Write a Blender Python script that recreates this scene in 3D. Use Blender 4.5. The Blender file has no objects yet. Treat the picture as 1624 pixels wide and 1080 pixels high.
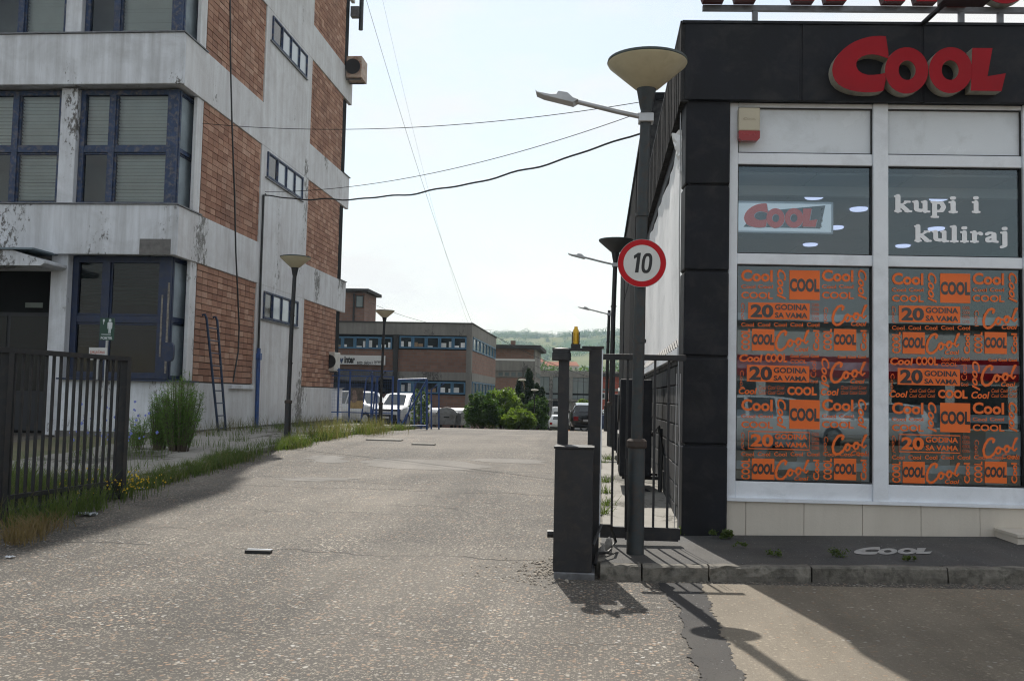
import bpy, bmesh, math, random
import numpy as np
from mathutils import Vector, Matrix
from mathutils.geometry import tessellate_polygon
random.seed(7)
RNG = np.random.default_rng(11)
scene = bpy.context.scene
COL = scene.collection

# ------------------------------------------------------------------ camera
FPX, CX, CY, EYE = 1500.0, 812.0, 540.0, 1.62
_psi, _th, _ro = math.atan(138/FPX), math.atan(89.5/FPX), 0.0225
_f0 = Vector((-math.sin(_psi), math.cos(_psi), 0)); _r0 = Vector((math.cos(_psi), math.sin(_psi), 0)); _z = Vector((0, 0, 1))
CF = _f0*math.cos(_th) + _z*math.sin(_th)
_u0 = _z*math.cos(_th) - _f0*math.sin(_th)
CR = _r0*math.cos(_ro) + _u0*math.sin(_ro)
CU = _u0*math.cos(_ro) - _r0*math.sin(_ro)
EYEP = Vector((0, 0, EYE))
cam_data = bpy.data.cameras.new('camera'); cam = bpy.data.objects.new('camera', cam_data); COL.objects.link(cam)
cam_data.sensor_width = 36; cam_data.lens = 36*FPX/1624; cam_data.clip_start = 0.05; cam_data.clip_end = 6000
cam.matrix_world = Matrix(((CR.x, CU.x, -CF.x, 0), (CR.y, CU.y, -CF.y, 0), (CR.z, CU.z, -CF.z, EYE), (0, 0, 0, 1)))
scene.camera = cam

# ------------------------------------------------------------------ world, sun, exposure
SUN_EL, SUN_AZ = math.radians(49.3), math.radians(-11.5)
SKY_STRENGTH, SUN_STRENGTH, EXPOSURE = 0.105, 4.2, 0.42
SUNV = Vector((math.sin(SUN_AZ)*math.cos(SUN_EL), math.cos(SUN_AZ)*math.cos(SUN_EL), math.sin(SUN_EL)))
world = bpy.data.worlds.new('World'); scene.world = world; world.use_nodes = True
wn = world.node_tree; wn.nodes.clear()
w_out = wn.nodes.new('ShaderNodeOutputWorld'); w_bg = wn.nodes.new('ShaderNodeBackground')
w_sky = wn.nodes.new('ShaderNodeTexSky'); w_sky.sky_type = 'NISHITA'; w_sky.sun_disc = False
w_sky.sun_elevation = SUN_EL; w_sky.sun_rotation = SUN_AZ % (2*math.pi)
w_sky.air_density = 1.5; w_sky.dust_density = 0.8; w_sky.ozone_density = 1.0; w_sky.altitude = 120
w_tc = wn.nodes.new('ShaderNodeTexCoord'); w_map = wn.nodes.new('ShaderNodeMapping'); w_map.inputs['Scale'].default_value = (1.6, 1.6, 4.2)
w_map.inputs['Location'].default_value = (3.1, 0.4, 0.2)
w_noise = wn.nodes.new('ShaderNodeTexNoise'); w_noise.inputs['Scale'].default_value = 1.9; w_noise.inputs['Detail'].default_value = 9; w_noise.inputs['Roughness'].default_value = .58
w_ramp = wn.nodes.new('ShaderNodeValToRGB'); w_ramp.color_ramp.elements[0].position = .42; w_ramp.color_ramp.elements[1].position = .61
w_mix = wn.nodes.new('ShaderNodeMixRGB')
w_mix.inputs['Color2'].default_value = (6.75, 6.75, 6.65, 1)   # thin bright summer cloud
w_mul = wn.nodes.new('ShaderNodeMath'); w_mul.operation = 'MULTIPLY_ADD'; w_mul.inputs[1].default_value = .60; w_mul.inputs[2].default_value = .40
wn.links.new(w_tc.outputs['Generated'], w_map.inputs['Vector']); wn.links.new(w_map.outputs[0], w_noise.inputs['Vector'])
wn.links.new(w_noise.outputs[0], w_ramp.inputs[0]); wn.links.new(w_ramp.outputs[0], w_mul.inputs[0]); wn.links.new(w_mul.outputs[0], w_mix.inputs[0])
wn.links.new(w_sky.outputs[0], w_mix.inputs['Color1'])
wn.links.new(w_mix.outputs[0], w_bg.inputs[0])
w_bg.inputs[1].default_value = SKY_STRENGTH; wn.links.new(w_bg.outputs[0], w_out.inputs[0])
sun_data = bpy.data.lights.new('sun', 'SUN'); sun_data.energy = SUN_STRENGTH; sun_data.angle = math.radians(.5); sun_data.color = (1, .945, .86)
sun = bpy.data.objects.new('sun', sun_data); COL.objects.link(sun); sun.location = (0, 0, 60)
sun.rotation_euler = (-SUNV).to_track_quat('-Z', 'Y').to_euler()
vs = scene.view_settings; vs.view_transform = 'Standard'; vs.look = 'None'; vs.exposure = EXPOSURE; vs.gamma = 1; vs.use_curve_mapping = False
scene.render.engine = 'CYCLES'
scene.cycles.max_bounces = 7; scene.cycles.transparent_max_bounces = 16; scene.cycles.caustics_reflective = False; scene.cycles.caustics_refractive = False
scene.cycles.use_denoising = True; scene.cycles.denoising_input_passes = 'RGB_ALBEDO_NORMAL'; scene.cycles.denoising_prefilter = 'ACCURATE'; scene.cycles.pixel_filter_type = 'BLACKMAN_HARRIS'; scene.cycles.filter_width = 1.15; scene.cycles.sample_clamp_indirect = 6

# ------------------------------------------------------------------ measuring helpers (photo point + a known plane -> place in the world)
def ray(x, y): return CF + CR*((x-CX)/FPX) - CU*((y-CY)/FPX)
def aty(x, y, Y):
    d = ray(x, y); return EYEP + d*(Y/d.y)
def atx(x, y, X):
    d = ray(x, y); return EYEP + d*(X/d.x)
GP = [(-80, 0), (9, 0), (11, .03), (14, .14), (18, .30), (22, .42), (27, .45), (33, .38), (40, .23), (46, .05), (60, -.45), (80, -1.1), (110, -1.9), (160, -2.6), (260, -3.2), (400, -3.4)]
def ground(x, y):
    n = len(GP)
    if y <= GP[0][0]: z = GP[0][1]
    elif y >= GP[-1][0]: z = GP[-1][1]
    else:
        i = max(k for k in range(n-1) if GP[k][0] <= y)
        def m(k): return 0 if k in (0, n-1) else (GP[k+1][1]-GP[k-1][1])/(GP[k+1][0]-GP[k-1][0])
        h = GP[i+1][0]-GP[i][0]; t = (y-GP[i][0])/h
        z = (2*t**3-3*t*t+1)*GP[i][1]+(t**3-2*t*t+t)*h*m(i)+(-2*t**3+3*t*t)*GP[i+1][1]+(t**3-t*t)*h*m(i+1)
    return z + .02*min(max(0, x-.5), 14)*(1 if y < 14 else max(0, 1-(y-14)/20))
def ong(x, y, dz=0):
    d = ray(x, y); t = 2.0
    while t < 300:
        p = EYEP + d*t
        if p.z < ground(p.x, p.y)+dz: return p
        t += .01
    return EYEP + d*300

# ------------------------------------------------------------------ materials
def nodes_of(name):
    m = bpy.data.materials.new(name); m.use_nodes = True; nt = m.node_tree
    b = nt.nodes['Principled BSDF']; return m, nt, b
def N(nt, t, **kw):
    n = nt.nodes.new('ShaderNode'+t)
    for k, v in kw.items():
        if k in n.inputs.keys() if hasattr(n.inputs, 'keys') else False: n.inputs[k].default_value = v
        else: setattr(n, k, v)
    return n
def L(nt, a, b): nt.links.new(a, b)
def coords(nt, mode='pos', scale=(1, 1, 1), rot=(0, 0, 0)):
    if mode == 'pos': src = N(nt, 'NewGeometry').outputs['Position']
    else: src = N(nt, 'TexCoord').outputs['Object']
    mp = N(nt, 'Mapping'); mp.inputs['Scale'].default_value = scale; mp.inputs['Rotation'].default_value = rot
    L(nt, src, mp.inputs['Vector']); return mp.outputs[0]
def noise(nt, vec, scale, detail=4, rough=.55, dist=0):
    n = N(nt, 'TexNoise'); n.inputs['Scale'].default_value = scale; n.inputs['Detail'].default_value = detail
    n.inputs['Roughness'].default_value = rough; n.inputs['Distortion'].default_value = dist
    L(nt, vec, n.inputs['Vector']); return n.outputs['Fac']
def ramp(nt, fac, stops, interp='LINEAR'):
    r = N(nt, 'ValToRGB'); cr = r.color_ramp; cr.interpolation = interp
    while len(cr.elements) < len(stops): cr.elements.new(.5)
    for e, (p, c) in zip(cr.elements, stops):
        e.position = p; e.color = (c, c, c, 1) if isinstance(c, (int, float)) else (*c, 1)
    L(nt, fac, r.inputs[0]); return r.outputs[0]
def mixc(nt, fac, a, b, mode='MIX'):
    m = N(nt, 'MixRGB'); m.blend_type = mode
    for inp, v in ((0, fac), (1, a), (2, b)):
        if hasattr(v, 'is_output'): L(nt, v, m.inputs[inp])
        elif isinstance(v, (int, float)): m.inputs[inp].default_value = v if inp == 0 else (v, v, v, 1)
        else: m.inputs[inp].default_value = (*v, 1)
    return m.outputs[0]
def mth(nt, op, a, b=0.0, c=None):
    m = N(nt, 'Math'); m.operation = op
    for i, v in enumerate((a, b, c)):
        if v is None: continue
        if hasattr(v, 'is_output'): L(nt, v, m.inputs[i])
        else: m.inputs[i].default_value = v
    return m.outputs[0]
def bump(nt, b, h, strength=.3, dist=.01):
    n = N(nt, 'Bump'); n.inputs['Strength'].default_value = strength; n.inputs['Distance'].default_value = dist
    L(nt, h, n.inputs['Height']); L(nt, n.outputs[0], b.inputs['Normal'])
def shade(c, k): return tuple(min(1, v*k) for v in c)
def mat(name, c, rough=.6, metal=0, var=.18, vscale=2.5, mode='pos', bmp=0, bscale=80, dirt=None, dirt_amt=.5, spec=.5, rnd=0, coat=0):
    m, nt, b = nodes_of(name); v = coords(nt, mode)
    n1 = noise(nt, v, vscale, 6, .6)
    col = mixc(nt, ramp(nt, n1, [(.3, 0.), (.7, 1.)]), shade(c, 1-var), shade(c, 1+var))
    if dirt:
        d = ramp(nt, noise(nt, v, vscale*1.7+.3, 8, .68, .4), [(.48, 0.), (.72, dirt_amt)])
        col = mixc(nt, d, col, dirt)
    if rnd:
        oi = N(nt, 'ObjectInfo').outputs['Random']
        col = mixc(nt, 1.0, col, ramp(nt, oi, [(0, 1-rnd), (1, 1+rnd*.6)]), 'MULTIPLY')
    L(nt, col, b.inputs['Base Color']); b.inputs['Metallic'].default_value = metal; b.inputs['Specular IOR Level'].default_value = spec
    rr = ramp(nt, n1, [(.2, max(.03, rough-.1)), (.8, min(1, rough+.1))]); L(nt, rr, b.inputs['Roughness'])
    if coat: b.inputs['Coat Weight'].default_value = coat; b.inputs['Coat Roughness'].default_value = .06
    if bmp: bump(nt, b, noise(nt, v, bscale, 5, .6), bmp, .01)
    return m
def emit(name, c, s):
    m = bpy.data.materials.new(name); m.use_nodes = True; nt = m.node_tree; b = nt.nodes['Principled BSDF']
    b.inputs['Base Color'].default_value = (*c, 1); b.inputs['Emission Color'].default_value = (*c, 1); b.inputs['Emission Strength'].default_value = s; return m
def glassy(name, tint, refl=1.0, rough=.02, alpha=.5, wav=0):
    """pane: clear coat of reflection over a tinted see-through sheet"""
    m = bpy.data.materials.new(name); m.use_nodes = True; nt = m.node_tree; nt.nodes.clear()
    o = N(nt, 'OutputMaterial'); t = N(nt, 'BsdfTransparent'); t.inputs[0].default_value = (*tint, 1)
    gl = N(nt, 'BsdfGlossy'); gl.inputs['Roughness'].default_value = rough; gl.inputs['Color'].default_value = (refl, refl, refl, 1) if isinstance(refl, (int, float)) else (*refl, 1)
    fr = N(nt, 'Fresnel'); fr.inputs['IOR'].default_value = 1.55
    mx = N(nt, 'MixShader'); f2 = mth(nt, 'MULTIPLY', fr.outputs[0], alpha); f2 = mth(nt, 'MINIMUM', f2, 1)
    L(nt, f2, mx.inputs[0]); L(nt, t.outputs[0], mx.inputs[1]); L(nt, gl.outputs[0], mx.inputs[2]); L(nt, mx.outputs[0], o.inputs[0])
    if wav:
        bn = N(nt, 'Bump'); bn.inputs['Strength'].default_value = wav; bn.inputs['Distance'].default_value = .02
        L(nt, noise(nt, coords(nt), 1.1, 2, .5), bn.inputs['Height']); L(nt, bn.outputs[0], gl.inputs['Normal']); L(nt, bn.outputs[0], fr.inputs['Normal'])
    return m
def leafmat(name, dark, light, scale=1.5, trans=.35):
    m, nt, b = nodes_of(name); v = coords(nt, 'pos')
    n1 = noise(nt, v, scale, 5, .7); n2 = noise(nt, v, scale*9, 2, .6)
    f = mth(nt, 'MULTIPLY_ADD', n2, .6, mth(nt, 'MULTIPLY', n1, .5))
    col = mixc(nt, ramp(nt, f, [(.35, 0.), (.75, 1.)]), dark, light)
    L(nt, col, b.inputs['Base Color']); b.inputs['Roughness'].default_value = .55; b.inputs['Specular IOR Level'].default_value = .3
    tr = N(nt, 'BsdfTranslucent'); L(nt, mixc(nt, 1.0, col, (1.5, 1.6, .7), 'MULTIPLY'), tr.inputs[0])
    mx = N(nt, 'MixShader'); mx.inputs[0].default_value = trans
    L(nt, b.outputs[0], mx.inputs[1]); L(nt, tr.outputs[0], mx.inputs[2]); L(nt, mx.outputs[0], nt.nodes['Material Output'].inputs[0])
    return m
def weathered(name, c, stain, peel, peel_amt=.5, streak=.5, rib=0, rib_axis=1, low=None):
    """old paint on concrete: rain streaks, patches where the paint has come off, fine vertical board marks"""
    m, nt, b = nodes_of(name); v = coords(nt, 'pos'); vs_ = coords(nt, 'pos', (2.6, 2.6, .16))
    st = noise(nt, vs_, 1.6, 7, .66, .3)
    col = mixc(nt, ramp(nt, st, [(.40, 0.), (.78, streak)]), c, stain)
    blot = noise(nt, v, .9, 8, .7, .6)
    col = mixc(nt, ramp(nt, blot, [(.42, 0.), (.8, .55)]), col, stain)
    big = noise(nt, coords(nt, 'pos', (.8, .8, .35)), .62, 3, .5)
    fine = noise(nt, coords(nt, 'pos', (1, 1, .55)), 8.5, 12, .80, .3)
    pk = mth(nt, 'ADD', mth(nt, 'MULTIPLY', big, .72), mth(nt, 'MULTIPLY', fine, .55))
    pm = ramp(nt, pk, [(.735-.10*peel_amt, 0.), (.755-.10*peel_amt, 1.)])
    col = mixc(nt, pm, col, peel)
    spk = ramp(nt, noise(nt, v, 26, 5, .7), [(.66, 0.), (.72, .6)])
    col = mixc(nt, spk, col, peel)
    L(nt, col, b.inputs['Base Color']); b.inputs['Roughness'].default_value = .82; b.inputs['Specular IOR Level'].default_value = .25
    h = mth(nt, 'SUBTRACT', mth(nt, 'MULTIPLY', noise(nt, v, 40, 4, .6), .35), mth(nt, 'MULTIPLY', pm, .8))
    if rib:
        sp = N(nt, 'SeparateXYZ'); L(nt, v, sp.inputs[0]); ph = mth(nt, 'SINE', mth(nt, 'MULTIPLY', sp.outputs[rib_axis], 2*math.pi/rib))
        h = mth(nt, 'ADD', h, mth(nt, 'MULTIPLY', ph, .5))
    bump(nt, b, h, .5, .012)
    return m

# ------------------------------------------------------------------ meshes
ROOTM = {}
class MB:
    def __init__(self): self.v = []; self.f = []
    def add(self, vs_, fs):
        o = len(self.v); self.v += [tuple(p) for p in vs_]; self.f += [tuple(i+o for i in f) for f in fs]; return self
    def box(self, x0, x1, y0, y1, z0, z1):
        return self.add([(x0, y0, z0), (x1, y0, z0), (x1, y1, z0), (x0, y1, z0), (x0, y0, z1), (x1, y0, z1), (x1, y1, z1), (x0, y1, z1)],
                        [(0, 3, 2, 1), (4, 5, 6, 7), (0, 1, 5, 4), (1, 2, 6, 5), (2, 3, 7, 6), (3, 0, 4, 7)])
    def bar(self, p, q, w, h=None, up=(0, 0, 1)):
        h = h or w; p = Vector(p); q = Vector(q); d = (q-p).normalized(); u = Vector(up)
        if abs(d.dot(u)) > .98: u = Vector((0, 1, 0))
        s = d.cross(u).normalized(); t = s.cross(d)
        pts = [e+s*a*w/2+t*b*h/2 for e in (p, q) for a, b in ((-1, -1), (1, -1), (1, 1), (-1, 1))]
        return self.add(pts, [(0, 1, 2, 3), (7, 6, 5, 4), (0, 4, 5, 1), (1, 5, 6, 2), (2, 6, 7, 3), (3, 7, 4, 0)])
    def tube(self, pts, r, n=8, caps=True):
        pts = [Vector(p) for p in pts]; rs = r if isinstance(r, (list, tuple)) else [r]*len(pts); vs_ = []; fs = []
        for i, p in enumerate(pts):
            d = (pts[min(i+1, len(pts)-1)]-pts[max(i-1, 0)]).normalized()
            u = Vector((0, 0, 1)) if abs(d.z) < .9 else Vector((1, 0, 0)); s = d.cross(u).normalized(); t = s.cross(d)
            for k in range(n):
                a = 2*math.pi*k/n; vs_.append(p+(s*math.cos(a)+t*math.sin(a))*rs[i])
        for i in range(len(pts)-1):
            for k in range(n): fs.append((i*n+k, i*n+(k+1) % n, (i+1)*n+(k+1) % n, (i+1)*n+k))
        if caps: fs += [tuple(range(n-1, -1, -1)), tuple(range((len(pts)-1)*n, len(pts)*n))]
        return self.add(vs_, fs)
    def lathe(self, c, prof, n=20, caps=True):
        vs_ = []; fs = []; c = Vector(c)
        for r, z in prof:
            for k in range(n):
                a = 2*math.pi*k/n; vs_.append((c.x+r*math.cos(a), c.y+r*math.sin(a), c.z+z))
        for i in range(len(prof)-1):
            for k in range(n): fs.append((i*n+k, i*n+(k+1) % n, (i+1)*n+(k+1) % n, (i+1)*n+k))
        if caps: fs += [tuple(range(n-1, -1, -1)), tuple(range((len(prof)-1)*n, len(prof)*n))]
        return self.add(vs_, fs)
    def poly(self, rings, fn, d0, d1=None):
        """flat outline (first ring) with holes, in (a, b); fn(a, b, d) -> point; extruded from d0 to d1"""
        tri = tessellate_polygon([[Vector((a, b, 0)) for a, b in r] for r in rings])
        flat = [p for r in rings for p in r]; n = len(flat)
        vs_ = [fn(a, b, d0) for a, b in flat]; fs = [tuple(t) for t in tri]
        if d1 is not None:
            vs_ += [fn(a, b, d1) for a, b in flat]; fs += [tuple(i+n for i in reversed(t)) for t in tri]; o = 0
            for r in rings:
                k = len(r)
                for i in range(k): fs.append((o+i, o+(i+1) % k, n+o+(i+1) % k, n+o+i))
                o += k
        return self.add(vs_, fs)
    def build(self, name, m, parent=None, world=False, smooth=False, bevel=0, recalc=False):
        me = bpy.data.meshes.new(name); V = self.v
        M = ROOTM.get(parent.name) if parent else None
        if world and M is not None:
            Mi = M.inverted(); V = [tuple(Mi @ Vector(p)) for p in V]
        me.from_pydata(V, [], self.f)
        if recalc:
            bm = bmesh.new(); bm.from_mesh(me); bmesh.ops.recalc_face_normals(bm, faces=bm.faces); bm.to_mesh(me); bm.free()
        me.materials.append(m); me.update()
        if smooth:
            me.shade_smooth()
            try: me.set_sharp_from_angle(angle=math.radians(38))
            except Exception: pass
        o = bpy.data.objects.new(name, me); COL.objects.link(o)
        if parent: o.parent = parent; ROOTM[o.name] = M if M is not None else Matrix.Identity(4)
        if bevel:
            b = o.modifiers.new('bevel', 'BEVEL'); b.width = bevel; b.segments = 2; b.limit_method = 'ANGLE'; b.angle_limit = math.radians(50)
        return o
def fast_mesh(name, verts, faces_n, faces, m, parent=None, world=False):
    """big regular meshes from numpy arrays"""
    me = bpy.data.meshes.new(name); verts = np.asarray(verts, np.float32)
    if world and parent is not None:
        Mi = np.array(ROOTM[parent.name].inverted()); verts = verts @ Mi[:3, :3].T.astype(np.float32) + Mi[:3, 3].astype(np.float32)
    nf = len(faces)
    me.vertices.add(len(verts)); me.vertices.foreach_set('co', verts.ravel())
    me.loops.add(nf*faces_n); me.loops.foreach_set('vertex_index', np.asarray(faces, np.int32).ravel())
    me.polygons.add(nf); me.polygons.foreach_set('loop_start', np.arange(0, nf*faces_n, faces_n, dtype=np.int32)); me.polygons.foreach_set('loop_total', np.full(nf, faces_n, np.int32))
    me.materials.append(m); me.update(calc_edges=True); me.validate()
    o = bpy.data.objects.new(name, me); COL.objects.link(o)
    if parent: o.parent = parent; ROOTM[o.name] = ROOTM.get(parent.name, Matrix.Identity(4))
    return o
def tag(o, label=None, cat=None, group=None, kind=None):
    if label: o['label'] = label
    if cat: o['category'] = cat
    if group: o['group'] = group
    if kind: o['kind'] = kind
    return o
def thing(name, label, cat, loc=(0, 0, 0), rz=0, group=None):
    o = bpy.data.objects.new(name, None); COL.objects.link(o); o.location = loc; o.rotation_euler = (0, 0, rz); o.empty_display_size = .2
    ROOTM[o.name] = Matrix.Translation(Vector(loc)) @ Matrix.Rotation(rz, 4, 'Z')
    return tag(o, label, cat, group)
def place(o, loc, rz=0): o.location = loc; o.rotation_euler = (0, 0, rz); return o
def dup(root, loc, rz, label, scale=1):
    kids = {}
    for c in bpy.data.objects:
        if c.parent: kids.setdefault(c.parent.name, []).append(c)
    def cp(o, par):
        n = o.copy(); COL.objects.link(n)
        if par is not None: n.parent = par
        for ch in kids.get(o.name, []): cp(ch, n)
        return n
    r = cp(root, None); place(r, loc, rz); r.scale = (scale,)*3; r['label'] = label
    return r
def structure(name, mb, m, **kw): return tag(mb.build(name, m, **kw), kind='structure')

_tc = {}
def text_tris(s, bold=0.0, shear=0.0):
    k = (s, bold, shear)
    if k not in _tc:
        c = bpy.data.curves.new('t', 'FONT'); c.body = s; c.offset = bold; c.shear = shear; c.resolution_u = 3; c.size = 1
        o = bpy.data.objects.new('t', c); COL.objects.link(o); bpy.context.view_layer.update()
        me = bpy.data.meshes.new_from_object(o); co = [(v.co.x, v.co.y) for v in me.vertices]; fs = [tuple(p.vertices) for p in me.polygons]
        bpy.data.objects.remove(o); bpy.data.curves.remove(c); bpy.data.meshes.remove(me)
        xs = [p[0] for p in co]; ys = [p[1] for p in co]; x0, x1, y0, y1 = min(xs), max(xs), min(ys), max(ys)
        _tc[k] = ([((x-x0)/(x1-x0), (y-y0)/(y1-y0)) for x, y in co], fs, (x1-x0)/(y1-y0))
    return _tc[k]
def put_text(mb, s, a0, b0, a1, b1, fn, d, bold=.0, shear=0, rot=0):
    """fit the string into the rectangle (a0,b0)-(a1,b1) of a plane; rot 90 reads upward, -90 downward"""
    co, fs, _ = text_tris(s, bold, shear); pts = []
    for x, y in co:
        if rot == 90: x, y = 1-y, x
        elif rot == -90: x, y = y, 1-x
        pts.append(fn(a0+(a1-a0)*x, b0+(b1-b0)*y, d))
    mb.add(pts, fs)
def capsule(p, q, wp, wq, n=5):
    (x0, y0), (x1, y1) = p, q; a = math.atan2(y1-y0, x1-x0); pts = []
    for k in range(n+1): t = a+math.pi/2+math.pi*k/n; pts.append((x0+math.cos(t)*wp/2, y0+math.sin(t)*wp/2))
    for k in range(n+1): t = a-math.pi/2+math.pi*k/n; pts.append((x1+math.cos(t)*wq/2, y1+math.sin(t)*wq/2))
    return pts
# ================================================================== the setting
def road_material(name, base, stone_lo, stone_hi, amt, tint_noise=.34, cracks=True, sscale=31):
    m, nt, b = nodes_of(name); v = coords(nt, 'pos')
    warp = N(nt, 'VectorMath'); warp.operation = 'MULTIPLY_ADD'
    nz = N(nt, 'TexNoise'); nz.inputs['Scale'].default_value = 26; L(nt, v, nz.inputs['Vector'])
    L(nt, nz.outputs['Color'], warp.inputs[0]); warp.inputs[1].default_value = (.022, .022, .0); L(nt, v, warp.inputs[2]); vw = warp.outputs[0]
    def stones(scale, thr, edge):
        vo = N(nt, 'TexVoronoi'); vo.inputs['Scale'].default_value = scale; vo.inputs['Randomness'].default_value = 1; L(nt, vw, vo.inputs['Vector'])
        sp = N(nt, 'SeparateColor'); L(nt, vo.outputs['Color'], sp.inputs[0])
        pick = mth(nt, 'GREATER_THAN', sp.outputs[0], thr)
        body = ramp(nt, vo.outputs['Distance'], [(edge*.55, 1.), (edge, 0.)])
        return mth(nt, 'MULTIPLY', pick, body), sp.outputs[1], sp.outputs[2]
    m1, c1, d1 = stones(sscale, 1-amt, .52); m2, c2, d2 = stones(sscale*2.3, 1-amt*1.25, .6); m3, c3, d3 = stones(sscale*.5, 1-amt*.16, .30)
    grit = noise(nt, v, 190, 3, .75)
    dirt = noise(nt, coords(nt, 'pos', (1, .6, 1)), .42, 7, .62, .3)
    col = mixc(nt, ramp(nt, grit, [(.3, 0.), (.72, 1.)]), shade(base, .55), shade(base, 1.4))
    sc2 = mixc(nt, c2, shade(stone_lo, .75), shade(stone_hi, .8)); sc1 = mixc(nt, c1, stone_lo, stone_hi); sc1 = mixc(nt, ramp(nt, d1, [(.62, 0.), (.70, .75)]), sc1, (stone_hi[0]*.72, stone_hi[1]*.50, stone_hi[2]*.38)); sc1 = mixc(nt, ramp(nt, d1, [(.0, .9), (.12, .0)]), sc1, (.6, .59, .56)); sc3 = mixc(nt, c3, shade(stone_lo, .9), stone_hi)
    wear = ramp(nt, noise(nt, v, 1.3, 6, .7), [(.33, .35), (.66, 1.)])
    col = mixc(nt, mth(nt, 'MULTIPLY', m2, .8), col, sc2)
    col = mixc(nt, mth(nt, 'MULTIPLY', m1, wear), col, sc1)
    col = mixc(nt, mth(nt, 'MULTIPLY', m3, .9), col, sc3)
    col = mixc(nt, 1.0, col, ramp(nt, dirt, [(.3, 1-tint_noise), (.7, 1+tint_noise*.5)]), 'MULTIPLY')
    trk = noise(nt, coords(nt, 'pos', (1.3, .07, 0)), 1.0, 5, .6, .2); col = mixc(nt, 1.0, col, ramp(nt, trk, [(.36, .78), (.62, 1.12)]), 'MULTIPLY')
    oil = ramp(nt, noise(nt, v, .8, 3, .5), [(.66, 0.), (.74, .5)]); col = mixc(nt, oil, col, shade(base, .6))
    dust = ramp(nt, noise(nt, v, .23, 5, .6, .8), [(.45, 0.), (.75, .38)]); col = mixc(nt, dust, col, (.30, .265, .22))
    h = mth(nt, 'ADD', mth(nt, 'MULTIPLY', m1, .7), mth(nt, 'ADD', mth(nt, 'MULTIPLY', m2, .35), mth(nt, 'MULTIPLY', grit, .45)))
    h = mth(nt, 'ADD', h, mth(nt, 'MULTIPLY', m3, .8))
    if cracks:
        sp = N(nt, 'SeparateXYZ'); L(nt, v, sp.inputs[0])
        wob = mth(nt, 'MULTIPLY_ADD', noise(nt, coords(nt, 'pos', (1, .02, 0)), 1.1, 6, .62), .9, -.45)
        tot = None
        for y0, w in ((9.55, .030), (14.4, .024), (12.2, .010), (17.2, .02), (21.0, .02), (25.5, .025), (6.35, .006)):
            d = mth(nt, 'ABSOLUTE', mth(nt, 'SUBTRACT', mth(nt, 'ADD', sp.outputs[1], wob), y0))
            brk = ramp(nt, noise(nt, coords(nt, 'pos', (1, .2, 0)), .55+.1*y0 % .3, 3, .5), [(.38, 0.), (.5, 1.)])
            c = mth(nt, 'MULTIPLY', ramp(nt, mth(nt, 'DIVIDE', d, w), [(.45, 1.), (1.3, 0.)]), brk)
            tot = c if tot is None else mth(nt, 'MAXIMUM', tot, c)
        ve = N(nt, 'TexVoronoi'); ve.feature = 'DISTANCE_TO_EDGE'; ve.inputs['Scale'].default_value = .34
        wv = N(nt, 'VectorMath'); wv.operation = 'MULTIPLY_ADD'; n5 = N(nt, 'TexNoise'); n5.inputs['Scale'].default_value = 1.6; n5.inputs['Detail'].default_value = 6; L(nt, v, n5.inputs['Vector'])
        L(nt, n5.outputs['Color'], wv.inputs[0]); wv.inputs[1].default_value = (1.1, 1.1, 0); L(nt, v, wv.inputs[2]); L(nt, wv.outputs[0], ve.inputs['Vector'])
        net = mth(nt, 'MULTIPLY', ramp(nt, ve.outputs['Distance'], [(.0015, 1.), (.005, 0.)]), ramp(nt, noise(nt, v, .3, 3, .5), [(.52, 0.), (.6, .9)]))
        tot = mth(nt, 'MAXIMUM', tot, net)
        col = mixc(nt, mth(nt, 'MULTIPLY', tot, .85), col, (.025, .024, .022)); h = mth(nt, 'SUBTRACT', h, mth(nt, 'MULTIPLY', tot, 2.2))
    L(nt, col, b.inputs['Base Color']); b.inputs['Roughness'].default_value = .8; b.inputs['Specular IOR Level'].default_value = .35
    bump(nt, b, h, .75, .008); return m
M_ROAD = road_material('worn asphalt', (.068, .062, .055), (.16, .14, .115), (.52, .46, .37), .38)
M_APRON = road_material('dusty apron', (.21, .178, .134), (.235, .20, .15), (.45, .39, .30), .24, .45, False, 30)
M_TAR = road_material('fresh tar strip', (.022, .022, .024), (.03, .03, .032), (.08, .08, .08), .18, .2, False, 70)
M_PATCH = road_material('smooth road patch', (.16, .152, .14), (.17, .16, .145), (.25, .235, .21), .25, .15, False, 60)
M_EARTH = mat('earth and dry grass', (.13, .115, .065), .95, 0, .35, .15, bmp=.4, bscale=6, dirt=(.06, .09, .03), dirt_amt=.9)
M_SLAB = weathered('pavement concrete', (.30, .285, .26), (.15, .145, .12), (.11, .105, .09), .3, .4)
M_PAVE = road_material('asphalt footway', (.072, .072, .072), (.09, .09, .088), (.20, .19, .175), .22, .45, False, 75)
M_KERB = mat('kerb stone', (.15, .138, .118), .9, 0, .45, 7, bmp=1.0, bscale=34, dirt=(.035, .035, .026), dirt_amt=.85)

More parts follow.
